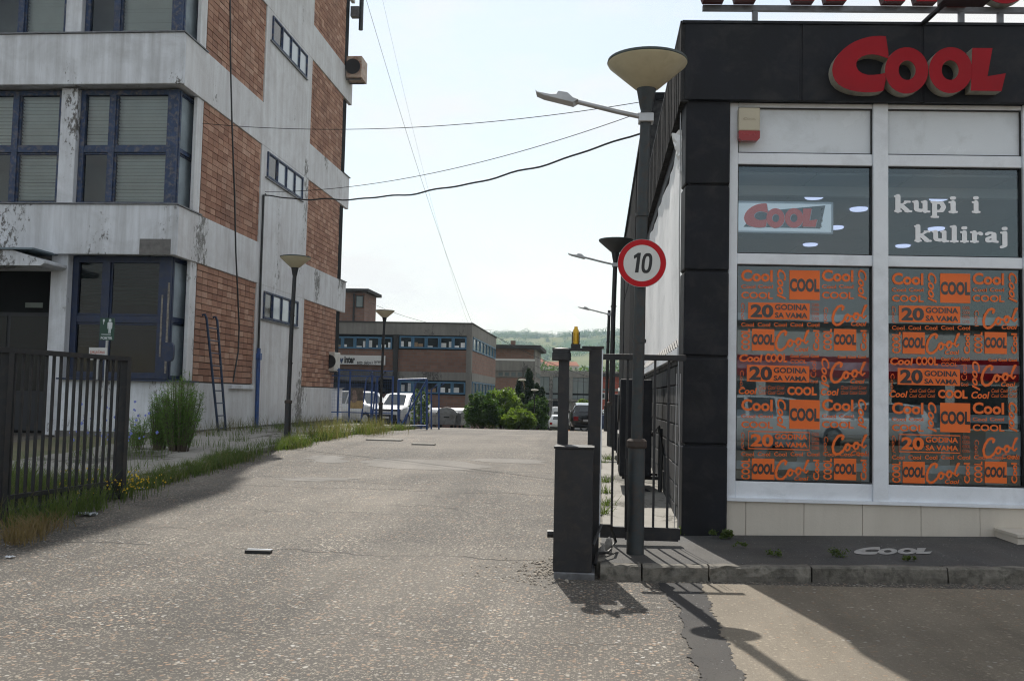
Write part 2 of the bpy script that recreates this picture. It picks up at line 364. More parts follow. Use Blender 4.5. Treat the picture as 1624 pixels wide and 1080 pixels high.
def grid(xs, ys, fz):
    xs = np.asarray(xs); ys = np.asarray(ys); vs_ = [(x, y, fz(x, y)) for y in ys for x in xs]; nx = len(xs)
    i, j = np.meshgrid(np.arange(nx-1), np.arange(len(ys)-1)); a = (j*nx+i).ravel()
    return np.array(vs_), np.stack([a, a+1, a+1+nx, a+nx], 1)
_xs = list(np.arange(-44, 34.1, .5)); _ys = list(np.arange(-26, 64.1, .5))
v_, f_ = grid(_xs, _ys, ground); road = fast_mesh('road', v_, 4, f_, M_ROAD); tag(road, kind='structure')
_xs = [-1800, -1200, -700, -350, -200, -120, -80]+list(range(-60, 61, 2))+[80, 120, 200, 350, 700, 1200, 1800]
_ys = [-900, -400, -150, -70]+list(range(-40, 131, 2))+[150, 180, 220, 260, 330, 420, 600, 900, 1400, 2200, 3000]
v_, f_ = grid(_xs, _ys, lambda x, y: ground(x, y)-.1); tag(fast_mesh('ground', v_, 4, f_, M_EARTH), kind='structure')

def sheet(name, rows, dz, m, nx=8, parent=None):
    """a thin sheet lying on the ground: rows of (y, x_left, x_right)"""
    mb = MB()
    for (y, a, b_) in rows:
        for i in range(nx+1):
            x = a+(b_-a)*i/nx; mb.v.append((x, y, ground(x, y)+dz))
    for j in range(len(rows)-1):
        for i in range(nx): a = j*(nx+1)+i; mb.f.append((a, a+1, a+nx+2, a+nx+1))
    o = mb.build(name, m, parent); 
    if parent is None: tag(o, kind='structure')
    return o
def jag(x, y, amp=.03, f=9): return x+amp*(math.sin(y*f)+.5*math.sin(y*f*1.9+1.3))*.7+random.uniform(-1, 1)*amp*.9+random.choice((0, 0, 0, 1))*random.uniform(-1.6, 1.6)*amp
# right of the lane: dusty apron, and the dark tar strip between apron and lane
def strip_edge(pts, y):
    for (y0, x0), (y1, x1) in zip(pts, pts[1:]):
        if y0 <= y <= y1: return x0+(x1-x0)*(y-y0)/(y1-y0)
    return pts[0][1] if y < pts[0][0] else pts[-1][1]
e_l = sorted((p.y, p.x) for p in (ong(*q) for q in ((1128, 1100), (1110, 1078), (1086, 1015), (1078, 968), (1046, 932))))
e_r = sorted((p.y, p.x) for p in (ong(*q) for q in ((1190, 1100), (1180, 1078), (1152, 1022), (1131, 972), (1112, 930))))
e_l = [(-20, e_l[0][1]+.9)]+e_l; e_r = [(-20, e_r[0][1]+1.0)]+e_r
ys_ = [-20, -10, 0, 3]+list(np.arange(3.2, 8.62, .035))
sheet('apron', [(y, jag(strip_edge(e_r, y), y, .018)-.02, 14) for y in ys_], .004, M_APRON, 24)
sheet('tar_strip', [(y, jag(strip_edge(e_l, y), y, .016, 11), jag(strip_edge(e_r, y), y, .018)) for y in ys_], .007, M_TAR, 5)
# patches in the lane
def patch_sheet(px, seed):
    P = [ong(*q) for q in px]; x0, x1 = min(p.x for p in P), max(p.x for p in P); y0, y1 = min(p.y for p in P), max(p.y for p in P)
    rows = []; n = 26
    for k in range(n+1):
        t = k/n; w = math.sin(math.pi*min(1, max(0, t*.94+.03)))**.42; c = (x0+x1)/2+.25*math.sin(seed+t*3); hw = (x1-x0)/2*w
        rows.append((y0+(y1-y0)*t, c-hw+.09*math.sin(seed+t*17), c+hw+.08*math.sin(seed*2+t*13)))
    sheet('road_patch', rows, .003, M_PATCH, 8)
patch_sheet([(545, 741), (760, 741), (640, 728)], 1.0); patch_sheet([(480, 733), (545, 733), (520, 722)], 2.2); patch_sheet([(760, 733), (884, 733), (820, 728)], 3.1)
patch_sheet([(455, 762), (560, 762), (520, 757)], 4.2)

# left footway: kerb stones and broken concrete slabs
pav = thing('pavement_left', None, None, (-7, 20, 0)); tag(pav, kind='structure')
def slab_box(parent, name, x0, x1, y0, y1, dz0, dz1, m, bevel=.012, tilt=0):
    mb = MB(); c = [(x0, y0), (x1, y0), (x1, y1), (x0, y1)]
    vs_ = [(x, y, ground(x, y)+dz0) for x, y in c]+[(x, y, ground(x, y)+dz1+random.uniform(-tilt, tilt)) for x, y in c]
    mb.add(vs_, [(0, 3, 2, 1), (4, 5, 6, 7), (0, 1, 5, 4), (1, 2, 6, 5), (2, 3, 7, 6), (3, 0, 4, 7)]); return mb.build(name, m, parent, world=True, bevel=bevel)
y = 9.5
while y < 38:
    l = random.uniform(.95, 1.05); slab_box(pav, 'kerb_stone', -7.05, -6.90, y, y+l-.02, -.1, .115, M_SLAB, .015, .012); y += l
y = 9.6
while y < 38.5:
    l = random.uniform(1.3, 1.7); x = -7.08
    for w in (1.05, 1.0, 1.0):
        slab_box(pav, 'paving_slab', x-w+.02, x, y, y+l-.025, -.1, .105, M_SLAB, .01, .018); x -= w
    y += l
sheet('verge', [(y, -12.6, -6.88) for y in np.arange(4, 39, 1)], .04, M_EARTH, 6)

# right footway in front of and beside the shop
SA = math.radians(3.2); SCORN = Vector((.93, 10.54, 0)); SE = Vector((math.cos(SA), math.sin(SA), 0)); SN = Vector((-math.sin(SA), math.cos(SA), 0))
def kerb_y(x): return 8.66+.062*x
pvr = thing('pavement_right', None, None, (1, 9, 0)); tag(pvr, kind='structure')
rows = []
mb = MB(); xs = list(np.arange(.06, 9.1, .3))
for x in xs:
    yb = 10.60+(x-.93)*math.tan(SA) if x > .9 else 10.6
    for k in range(4):
        yy = kerb_y(x)+.15+(yb-kerb_y(x)-.15)*k/3; mb.v.append((x, yy, ground(x, yy)+.128))
for j in range(len(xs)-1):
    for i in range(3): a = j*4+i; mb.f.append((a, a+4, a+5, a+1))
mb.build('footway_surface', M_PAVE, pvr, world=True)
mb = MB(); ys2 = [10.6]+list(np.arange(11, 42, 1.0))
for yy in ys2:
    for x in (.08, .5, 1.2): mb.v.append((x, yy, ground(x, yy)+.128))
for j in range(len(ys2)-1):
    for i in range(2): a = j*3+i; mb.f.append((a, a+1, a+4, a+3))
mb.build('footway_surface', M_SLAB, pvr, world=True)
jx = [.04, .42, 1.02, 1.93, 3.13, 4.05, 4.95, 5.9, 6.8, 7.7, 8.6]
for a, b_ in zip(jx, jx[1:]):
    mb = MB(); n = 7
    pr = [(-.004, -.12), (-.006, .05), (.0, .118), (.022, .134), (.15, .13), (.15, -.12)]
    for i in range(n):
        x = a+.008+(b_-a-.016)*i/(n-1)
        for (dy, dz) in pr:
            r1, r2 = random.uniform(-.011, .011), random.uniform(-.007, .007); yy = kerb_y(x)+dy+r1
            mb.v.append((x, yy, ground(x, kerb_y(x))+dz+r2))
    k = len(pr)
    for i in range(n-1):
        for q in range(k): mb.f.append((i*k+q, i*k+(q+1) % k, (i+1)*k+(q+1) % k, (i+1)*k+q))
    mb.f += [tuple(range(k)), tuple(range((n-1)*k+k-1, (n-1)*k-1, -1))]
    mb.build('kerb_stone', M_KERB, pvr, world=True, recalc=True)
y = 8.9
while y < 40:
    slab_box(pvr, 'kerb_stone', .0, .1, y, y+.97, -.1, .125+random.uniform(-.01, .01), M_KERB, .012, .01); y += 1
mb = MB()
for q0, q1 in (((1150, 862), (1208, 874)),): pass

# hills far behind with woods and fields
def hill_h(x, y):
    t = max(0, (y-420)/900.0); b = min(1, t)**1.25
    prof = 81-.05*max(-400, min(120, x))+6*math.sin(x*.0052+.6)+6*math.sin(x*.013+2.0)+3.5*math.sin(x*.031+.3)
    und = 6*math.sin(x*.012+y*.006)+4*math.sin(y*.021-x*.007)
    return -4+b*prof+und*b*(1-b*.5)
m, nt, b = nodes_of('wooded hillside'); v = coords(nt, 'pos')
f1 = noise(nt, coords(nt, 'pos', (1, .55, 0)), .009, 6, .6, .5); f2 = noise(nt, v, .07, 5, .7); ff = mth(nt, 'MULTIPLY_ADD', f2, .28, mth(nt, 'MULTIPLY', f1, .8))
col = mixc(nt, ramp(nt, ff, [(.44, 0.), (.50, .6), (.60, 1.)]), (.055, .095, .035), (.22, .21, .10)); col = mixc(nt, ramp(nt, f2, [(.3, .0), (.7, .5)]), col, (.05, .085, .03))
L(nt, col, b.inputs['Base Color']); b.inputs['Roughness'].default_value = 1; b.inputs['Specular IOR Level'].default_value = 0; M_HILL = m
v_, f_ = grid(np.arange(-1100, 801, 20), np.arange(420, 1841, 20), hill_h); tag(fast_mesh('hills', v_, 4, f_, M_HILL), kind='structure')
M_WOOD = leafmat('far woodland', (.03, .065, .022), (.085, .14, .045), .02, .35)
def hill_trees(n, seed):
    r = random.Random(seed); out = []
    while len(out) < n:
        yy = r.uniform(430, 1380); xx = r.uniform(-.42, .14)*yy
        if math.sin(xx*.017+yy*.004)+math.sin(yy*.013+1)+.7*math.sin(xx*.05) < .05 and yy < 1250 and r.random() < .82: continue
        s = r.uniform(.6, 1.6); out.append((xx, yy, hill_h(xx, yy)+2.6*s, 4.6*s, 4.6*s, 4.2*s))
    for _ in range(150): xx = r.uniform(-.3, .1)*1330; yy = 1330+r.uniform(-25, 25); s = r.uniform(.5, 1.5); out.append((xx, yy, hill_h(xx, yy)+3*s, 5*s, 5*s, 5.5*s))
    return out
# ================================================================== left: tall office block
M_WHITE = weathered('weathered white facade', (.70, .73, .78), (.25, .25, .245), (.16, .155, .15), .22, .6)
M_WHITEB = weathered('weathered white ribbed facade', (.74, .755, .77), (.36, .325, .31), (.22, .215, .205), -.05, .5, rib=.045, rib_axis=1)
M_FRAME = mat('flaking blue window paint', (.022, .044, .105), .6, 0, .4, 5, dirt=(.17, .15, .135), dirt_amt=1.0, bmp=.3, bscale=30)
M_FRAMED = mat('dark blue paint', (.012, .024, .065), .5, 0, .3, 4, dirt=(.05, .05, .055), dirt_amt=.6)
M_METAL = mat('grey flashing', (.16, .165, .175), .5, .6, .3, 6, dirt=(.07, .06, .05), dirt_amt=.6)
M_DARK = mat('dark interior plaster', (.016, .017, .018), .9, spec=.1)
M_ROOM = mat('office room walls', (.10, .105, .10), .9)
M_BLIND = mat('pale green blinds', (.76, .82, .81), .6, 0, .1, 1.2)
M_GREY = mat('grey render patch', (.15, .145, .14), .9, 0, .25, 8, bmp=.3)
M_PANE = glassy('window glass', (.93, .97, .97), .95, .02, 1.1, .05)
M_PANES = mat('glass with painted sky reflection', (.34, .40, .44), .08, 0, .35, .9); M_PANED = glassy('window glass with shade tint', (.16, .18, .19), .8, .02, .8, .05)  # return panes: sky reflection is put into the pale base colour
M_SKYP = mat('pale glass with painted sky', (.46, .52, .56), .12, 0, .12, .7); M_DARKP = mat('dark window opening', (.03, .035, .04), .1)  # pale strip panes: reflected sky painted as an opaque colour
m, nt, b = nodes_of('grooved orange brick'); v = coords(nt, 'pos')
rpi = N(nt, 'NewGeometry').outputs['Random Per Island']; wv_ = mth(nt, 'FRACT', mth(nt, 'ADD', rpi, mth(nt, 'MULTIPLY', N(nt, 'ObjectInfo').outputs['Random'], 7.3)))
colr = N(nt, 'ValToRGB'); cr = colr.color_ramp; cr.elements[0].color = (.32, .155, .10, 1); cr.elements[1].color = (.60, .37, .265, 1)
e = cr.elements.new(.35); e.color = (.41, .205, .132, 1); e = cr.elements.new(.7); e.color = (.49, .265, .175, 1); L(nt, wv_, colr.inputs[0])
nn = noise(nt, v, 9, 6, .7); cc = mixc(nt, ramp(nt, nn, [(.35, 0.), (.75, .45)]), colr.outputs[0], (.25, .16, .12))
cc = mixc(nt, ramp(nt, noise(nt, coords(nt, 'pos', (1, 1, .3)), .8, 5, .6), [(.5, 0.), (.75, .35)]), cc, (.12, .085, .07))
L(nt, cc, b.inputs['Base Color']); b.inputs['Roughness'].default_value = .85
sp = N(nt, 'SeparateXYZ'); L(nt, v, sp.inputs[0]); bump(nt, b, mth(nt, 'SINE', mth(nt, 'MULTIPLY', sp.outputs[1], 2*math.pi/.055)), .8, .010); M_BRICK = m
M_MORTAR = mat('dark mortar bed', (.10, .085, .075), .95)

XS, YF = -10.147, 21.66
ob = thing('office_block', 'tall weathered white office block with orange brick panels and blue windows', 'building', (XS, YF, .45))
Z1 = [(4.83, 6.05), (9.01, 10.28), (13.27, 14.5), (17.5, 18.75), (21.7, 22.95), (25.9, 27.4)]
XL, YB = -23.0, 37.0
def part(mb, name, m, **kw): return mb.build(name, m, ob, world=True, **kw)
# core and inner rooms
part(MB().box(XL+.4, -10.9, 22.9, YB-.6, 4.87, 27.2).box(-13.3, -10.9, 22.9, YB-.6, .3, 4.866), 'inner_wall', M_ROOM)
part(MB().box(-10.9, -10.225, 23.05, 35.86, .3, 27.2), 'mortar_bed', M_MORTAR)
part(MB().box(XL, XS-.02, YF+.04, YB-.05, 27.2, 27.45), 'roof', M_METAL)
part(MB().box(XL+.4, -10.24, 35.86, YB-.45, .3, 27.2), 'rear_wall', M_DARK)
for z0, z1 in Z1:
    part(MB().box(XL, XS, YF, YF+.14, z0, z1), 'front_band', M_WHITE, bevel=.02)
    part(MB().box(XS-.14, XS, YF+.14, YB, z0, z1), 'side_band', M_WHITEB, bevel=.012)
    part(MB().box(XL, XS-.14, YF+.14, 22.9, z0+.03, z0+.16), 'soffit', M_WHITE)
    mb = MB().box(XL, XS+.035, YF-.04, YF+.14, z1, z1+.03).box(XS-.14, XS+.035, YF+.14, 23.05, z1, z1+.03).box(XL, XS-.14, YF+.14, 22.12, z1-.02, z1+.015).box(XS-.42, XS-.14, 22.12, 23.05, z1-.02, z1+.015)
    part(mb, 'sill_flashing', M_METAL)
    part(MB().box(XS-.14, XS+.04, 36.0, YB+.04, z1, z1+.03), 'sill_flashing', M_METAL)
part(MB().box(XS-.12, XS+.004, YF+.1, YB-.02, .42, 1.80), 'plinth', M_WHITEB)
part(MB().box(-12.95, XS-.12, YF+.1, YF+.22, .42, 1.80), 'plinth', M_WHITE)
part(MB().box(XS-.1, XS+.03, YF+.06, YB, .2, .60), 'footing', M_GREY)
part(MB().box(-12.95, XS-.1, YF+.02, YF+.2, .2, .58), 'footing', M_GREY)
pq0, pq1 = aty(222, 379, YF), aty(270, 404, YF); part(MB().box(pq0.x, pq1.x, YF-.012, YF, pq1.z, pq0.z), 'plaque', M_GREY)
def fr(a, d, z): return (a, 22.1+d, z)
def sd(a, d, z): return (-10.42-d, a, z)
def rect(mb, fn, a0, a1, z0, z1, d0, d1):
    vs_ = [fn(a, d, z) for z in (z0, z1) for d in (d0, d1) for a in (a0, a1)]
    return mb.add(vs_, [(0, 1, 3, 2), (4, 6, 7, 5), (0, 4, 5, 1), (2, 3, 7, 6), (0, 2, 6, 4), (1, 5, 7, 3)])
def window(fn, a0, a1, z0, z1, mull, tran, parent=ob, fw=.09, m=M_FRAME, blinds=None, mg=M_PANE, depth=.1):
    mb = MB(); A = [a0]+list(mull)+[a1]; Z = [z0]+list(tran)+[z1]
    rect(mb, fn, a0, a0+fw, z0, z1, -.04, depth); rect(mb, fn, a1-fw, a1, z0, z1, -.04, depth)
    rect(mb, fn, a0+fw, a1-fw, z0, z0+fw, -.035, depth); rect(mb, fn, a0+fw, a1-fw, z1-fw, z1, -.035, depth)
    for a in mull: rect(mb, fn, a-fw*.62, a+fw*.62, z0+fw, z1-fw, -.045, depth)
    for z in tran:
        for p, q in zip(A, A[1:]): rect(mb, fn, p+fw*.7, q-fw*.7, z-fw*.55, z+fw*.55, -.032, depth)
    for p, q in zip(A, A[1:]):                               # opening sashes inside the outer frame
        for s, t in zip(Z, Z[1:]):
            i = fw*.62; w = .045
            for (b0, b1, c0, c1) in ((p+i, p+i+w, s+i, t-i), (q-i-w, q-i, s+i, t-i), (p+i+w, q-i-w, s+i, s+i+w), (p+i+w, q-i-w, t-i-w, t-i)): rect(mb, fn, b0, b1, c0, c1, .005, depth*.8)
    w_ = mb.build('window', m, parent, world=True, recalc=True)
    for ip, (p, q) in enumerate(zip(A, A[1:])):
        for iz, (s, t) in enumerate(zip(Z, Z[1:])):
            g_ = MB(); g_.add([fn(p+.06, .03, s+.06), fn(q-.06, .03, s+.06), fn(q-.06, .03, t-.06), fn(p+.06, .03, t-.06)], [(0, 1, 2, 3)])
            g_.build('pane', mg(ip) if callable(mg) else mg, w_, world=True)
            fr_ = blinds(ip, iz) if blinds else 0
            if fr_ > 0:
                bl = MB(); zt = t-.08; zb = t-.08-(t-s-.16)*fr_; n = max(3, int((zt-zb)/.085))
                for k in range(n):
                    z_ = zb+(zt-zb)*k/n; dz = (zt-zb)/n; sag = random.uniform(-.004, .004)
                    bl.add([fn(p+.08, .19, z_+sag), fn(q-.08, .19, z_+sag), fn(q-.08, .13, z_+dz*.72), fn(p+.08, .13, z_+dz*.72)], [(0, 1, 2, 3)])
                bl.build('blind', M_BLIND, w_, world=True)
    return w_
bl_tab = {}
def blinds_for(k):
    r = random.Random(k); tab = {}
    def f(i, j):
        if (i, j) not in tab: tab[(i, j)] = r.choice((1, 1, .95, .97, 0, 1)) if j == 1 else r.choice((.9, 0, 1, .96))
        return tab[(i, j)]
    return f
for fl_, (z0, z1) in enumerate(zip([z[1] for z in Z1[:5]], [z[0] for z in Z1[1:6]])):
    zb, zt = z0+.02, z1-.02; tr = zb+(zt-zb)*.49
    nb = (lambda i, j: {(0, 1): 1, (1, 1): 1, (0, 0): 0, (1, 0): .96}[(i, j)]) if fl_ == 0 else blinds_for(fl_)
    window(fr, -12.92, -10.56, zb, zt, [-12.09], [tr], blinds=nb, fw=.12)
    window(fr, -16.2, -13.37, zb, zt, [-14.62], [tr], blinds=blinds_for(20+fl_), fw=.12)
    window(fr, -19.9, -16.6, zb, zt, [-18.2], [tr], blinds=blinds_for(40+fl_), fw=.12)
    window(sd, 22.12, 23.08, zb, zt, [], [tr], blinds=lambda i, j: 1, fw=.075, mg=M_PANES)
    part(MB().box(-10.66, -10.40, 22.03, 22.2, zb, zt), 'corner_post', M_FRAME)
    for x in (-13.36, -16.59, -20.3): part(MB().box(x, x+.42, 21.92, 22.3, zb-.01, zt+.01), 'pillar', M_WHITE, bevel=.015)
    part(MB().box(-10.29, -10.19, 22.66, 23.03, zb-.01, zt+.01), 'pillar', M_WHITEB, bevel=.012)
    part(MB().box(-10.3, XS-.006, 27.17, 31.73, z0, z1), 'white_panel', M_WHITEB)
    window(lambda a, d, z: (XS+.022-d*.6, a, z), 27.62, 31.05, z0+2.08, z0+2.86, [28.5, 29.35, 30.2], [], fw=.05, m=M_FRAME, mg=lambda i: M_DARKP if i == 0 else M_SKYP)
    part(MB().box(XS-.05, XS+.05, 27.5, 31.15, z0+2.03, z0+2.06), 'sill_flashing', M_METAL)
    window(lambda a, d, z: (-10.5-d, a, z), 35.9, 36.5, zb, zt, [], [tr], fw=.08, m=M_FRAMED)
# ground floor
window(fr, -12.92, -10.56, 1.86, 4.84, [-12.05], [3.30], fw=.15, m=M_FRAMED, blinds=lambda i, j: {(1, 1): .8, (0, 0): .45, (1, 0): .12, (0, 1): .9}.get((i, j), 0), mg=M_PANED)  # ground floor shade is put into the dark tint of this glass
window(sd, 22.12, 23.08, 1.86, 4.84, [], [3.30], fw=.08, m=M_FRAMED, blinds=lambda i, j: 1, mg=M_PANES)
part(MB().box(-10.67, -10.39, 22.02, 22.22, 1.86, 4.84), 'corner_post', M_FRAMED)
part(MB().box(-10.45, -10.40, 22.012, 22.03, 2.0, 4.2).box(-10.60, -10.56, 22.01, 22.03, 2.4, 3.9), 'bare_wood', mat('weathered bare wood', (.22, .20, .175), .9, 0, .5, 12))
part(MB().box(-12.95, XS+.10, YF-.05, 22.1, 1.80, 1.84).box(XS-.42, XS+.10, 22.1, 23.1, 1.80, 1.84), 'sill_flashing', M_FRAMED)
part(MB().box(-13.36, -12.93, 21.85, 22.3, .45, 4.86), 'pillar', M_WHITE, bevel=.015)
part(MB().box(-10.29, -10.19, 22.66, 23.03, 1.84, 4.86), 'pillar', M_WHITEB, bevel=.012)
part(MB().box(-10.3, XS-.006, 27.17, 31.73, 1.80, 4.83), 'white_panel', M_WHITEB)
window(lambda a, d, z: (XS+.022-d*.6, a, z), 27.75, 31.0, 3.82, 4.66, [28.5, 29.35, 30.2], [], fw=.05, m=M_FRAME, mg=lambda i: M_DARKP if i == 0 else M_SKYP)
part(MB().box(XS-.05, XS+.05, 27.6, 31.1, 3.77, 3.80), 'sill_flashing', M_METAL)
window(lambda a, d, z: (-10.5-d, a, z), 35.9, 36.5, 1.86, 4.8, [], [3.3], fw=.08, m=M_FRAMED)
part(MB().box(-10.6, XS+.06, 35.86, YB+.06, 1.80, 1.84), 'sill_flashing', M_METAL)
part(MB().box(XS-.05, XS+.09, 25.3, 27.1, 1.68, 1.78), 'ledge', M_WHITE)
part(MB().box(XL+.4, -13.31, 23.0, 23.1, .3, 4.86), 'entrance_wall', M_DARK)
d_ = part(MB().box(-16.2, -13.9, 22.9, 22.98, .5, 3.5), 'entrance_door', mat('near black door paint', (.010, .012, .018), .5))
mb = MB()
for x in (-16.1, -15.0): mb.box(x, x+1.0, 22.88, 22.895, 1.5, 3.4)
mb.build('door_glass', mat('dark door glass', (.012, .013, .014), .2, spec=.25), d_, world=True)
MB().box(-15.0, -14.85, 22.82, 22.86, 1.6, 2.1).build('door_handle', M_METAL, d_, world=True)
part(MB().box(-14.62, -14.15, 22.86, 22.875, 3.62, 3.75), 'door_notice', mat('pale door notice', (.18, .21, .19), .7))
cp = part(MB().poly([[(-19, 4.80), (-13.75, 4.80), (-12.95, 4.56), (-12.95, 4.5), (-13.05, 4.44), (-19, 4.44)]], lambda a, b, d: (a, d, b), 20.9, 22.0), 'entrance_canopy', M_WHITE, recalc=True)
MB().box(-19, -13.2, 20.82, 22.0, 4.81, 4.85).build('canopy_roof_sheet', mat('blue grey roofing sheet', (.14, .18, .21), .45, .3, .2, 3), cp, world=True)
# brick panels: the ones that show largest each on their own, the rest joined
BW, BH = .33, .1655; spots = []
zr = [(1.82, 4.83)]+[(a[1], b_[0]) for a, b_ in zip(Z1, Z1[1:])]
for (y0, y1) in ((23.05, 27.17), (31.73, 35.86)):
    for iz, (z0, z1) in enumerate(zr):
        z = z0+.01; 
        while z+BH <= z1+.02:
            yy = y0
            while yy < y1-.1:
                w = min(BW, y1-yy); spots.append((yy, z, w)); yy += BW
            z += (z1-z0-.01)/round((z1-z0)/BH)
vis = [s for s in spots if s[1] < 13.9]; vis.sort(key=lambda s: s[0]**2+(s[1]-3)**2*.5)
single = set(vis[:300]); bm_ = {}
def brick_mesh(w, k):
    key = (round(w, 2), k)
    if key not in bm_:
        mb = MB(); r = random.Random(k); j = [r.uniform(-.006, .006) for _ in range(4)]
        mb.add([(-.05, .011, .010), (j[0], .011, .010), (j[1], w-.011, .010), (-.05, w-.011, .010), (-.05, .011, BH-.010), (j[2], .011, BH-.010), (j[3], w-.011, BH-.010), (-.05, w-.011, BH-.010)],
               [(0, 3, 2, 1), (4, 5, 6, 7), (0, 1, 5, 4), (1, 2, 6, 5), (2, 3, 7, 6), (3, 0, 4, 7)])
        me = bpy.data.meshes.new('brick'); me.from_pydata(mb.v, [], mb.f); me.materials.append(M_BRICK); bm_[key] = me
    return bm_[key]
rest = MB(); loc0 = Vector(ob.location)
for s in spots:
    xo = -10.185+random.uniform(-.005, .005)
    if s in single:
        o = bpy.data.objects.new('brick', brick_mesh(s[2], random.randrange(5))); COL.objects.link(o); o.parent = ob; o.location = Vector((xo, s[0], s[1]))-loc0
    else: rest.box(xo-.05, xo, s[0]+.011, s[0]+s[2]-.011, s[1]+.010, s[1]+BH-.010)
tag(part(rest, 'brickwork', M_BRICK), kind='stuff')

# ---- things fixed to the office block
M_CABLE = mat('black cable sheath', (.012, .012, .013), .5); M_GALV = mat('galvanised metal', (.42, .43, .44), .45, .7, .2, 5)
M_STEELB = mat('blue painted steel', (.03, .085, .26), .45, 0, .3, 6, dirt=(.10, .07, .05), dirt_amt=.5)
def cable(name, label, pts, r, m=None, n=6, cat='cable', group=None):
    o = MB().tube(pts, r, n).build(name, m or M_CABLE); return tag(o, label, cat, group)
def sagline(a, b, sag, n=24, wob=0):
    a = Vector(a); b = Vector(b); out = []
    for i in range(n+1):
        t = i/n; p = a.lerp(b, t); p.z -= sag*4*t*(1-t)
        if wob: p.z += wob*math.sin(t*37)*.5+wob*math.sin(t*61+1)*.4
        out.append(p)
    return out
cable('hanging_cable', 'black cable hanging loose down the brick side of the office block', [(-9.96+.03*math.sin(i*.7), *q) for i, q in enumerate(((23.3, 15.5), (23.55, 13.6), (23.8, 12.0), (24.0, 10.4), (24.35, 8.6), (24.75, 6.9), (25.03, 5.42), (25.3, 4.3), (25.47, 3.37), (25.42, 2.7), (25.2, 2.2), (25.07, 1.86)))], .022)
cd = thing('cable_conduit', 'black cable riser fixed up the white panel of the office block', 'conduit', (-10.1, 27.3, .5))
MB().tube([(-10.10, 27.45, 7.55), (-10.10, 27.3, 7.5), (-10.10, 27.32, 5), (-10.10, 27.36, 2.9)], .035, 6).build('pipe', M_CABLE, cd, world=True)
MB().tube([(-10.09, 27.36, 2.9), (-10.09, 27.42, .5)], .06, 8).build('lower_pipe', M_STEELB, cd, world=True)
MB().box(-10.14, -10.02, 27.3, 27.46, 2.55, 2.75).build('clamp', M_STEELB, cd, world=True)
# ladder
ld = thing('ladder', 'dark blue steel ladder leaning on the brick wall of the office block', 'ladder', (-9.5, 24.9, .5))
LY = [(atx(347, 688, -9.72).y, atx(326, 502, -10.05).y), (atx(359, 686, -9.72).y, atx(343, 504, -10.05).y)]; M_LADDER = mat('dark blue ladder paint', (.018, .035, .075), .5, .2, .3, 6)
for k, (y0, y1) in enumerate(LY):
    MB().tube([(-9.72, y0, .45), (-10.02, y1, 3.45), (-10.06, y1-.02, 3.55), (-10.13, y1-.04, 3.53)], .032, 6).build('rail', M_LADDER, ld, world=True)
for i in range(9):
    t = (i+.6)/9.3; MB().tube([(-9.72-.3*t, LY[0][0]+(LY[0][1]-LY[0][0])*t, .45+3*t), (-9.72-.3*t, LY[1][0]+(LY[1][1]-LY[1][0])*t, .45+3*t)], .016, 5).build('rung', M_LADDER, ld, world=True)
# box on arm by the ground floor window
mr = thing('wall_mirror', 'dark blue rounded mirror on a bracket at the office block corner', 'mirror', (-10.2, 22.6, 2.4))
p = aty(285, 560, 22.0)
MB().poly([[(p.x+.135*math.copysign(abs(math.cos(t))**.5, math.cos(t)), p.z+.225*math.copysign(abs(math.sin(t))**.6, math.sin(t))) for t in [2*math.pi*k/24 for k in range(24)]]], lambda a, b, d: (a, d, b), 21.35, 21.45).build('housing', M_FRAMED, mr, world=True, recalc=True, bevel=.02)
MB().tube([(p.x, 21.45, p.z), (p.x-.1, 21.8, p.z), (-10.55, 22.05, p.z+.1)], .016, 6).build('bracket', M_FRAMED, mr, world=True)
# air conditioners on the far corner
M_ACW = mat('off white enamel', (.55, .53, .48), .5, 0, .15, 4, dirt=(.25, .12, .05), dirt_amt=.3)
M_RUST = mat('rust streaked enamel', (.42, .33, .26), .6, 0, .35, 4, dirt=(.25, .055, .02), dirt_amt=.95)
def ac_unit(label, c, sx, sy, sz, m):
    t = thing('air_conditioner', label, 'air conditioner', c)
    MB().box(-sx/2, sx/2, -sy/2, sy/2, 0, sz).build('casing', m, t, bevel=.02)
    MB().lathe((0, 0, 0), [(.0, 0), (sz*.36, 0), (sz*.36, .02), (.0, .02)], 20, False).build('fan_grille', M_CABLE, t).matrix_local = Matrix.Translation((-sx*.08, -sy/2-.005, sz*.5)) @ Matrix.Rotation(math.radians(90), 4, 'X')
    MB().bar((-sx/2-.25, -sy*.3, -.03), (sx*.4, -sy*.3, -.03), .04).bar((-sx/2-.25, sy*.3, -.03), (sx*.4, sy*.3, -.03), .04).build('bracket', M_METAL, t); return t
ac_unit('rusty air conditioner box high on the far corner of the office block', (-9.80, 36.3, 14.05), .62, .9, .85, M_RUST)
ac_unit('white air conditioner low on the far corner of the office block', (-10.15, 35.5, 2.45), .36, .8, .72, M_ACW)
dp = thing('downpipe', 'dark pipe stub hanging from the top far corner of the office block', 'pipe', (-9.9, 36.4, 16))
MB().tube([(-9.75, 36.5, 18.5), (-9.75, 36.5, 16.2)], .09, 8).build('pipe', M_CABLE, dp, world=True); MB().box(-10.14, -9.8, 36.3, 36.6, 16.7, 17.1).build('bracket', M_METAL, dp, world=True)
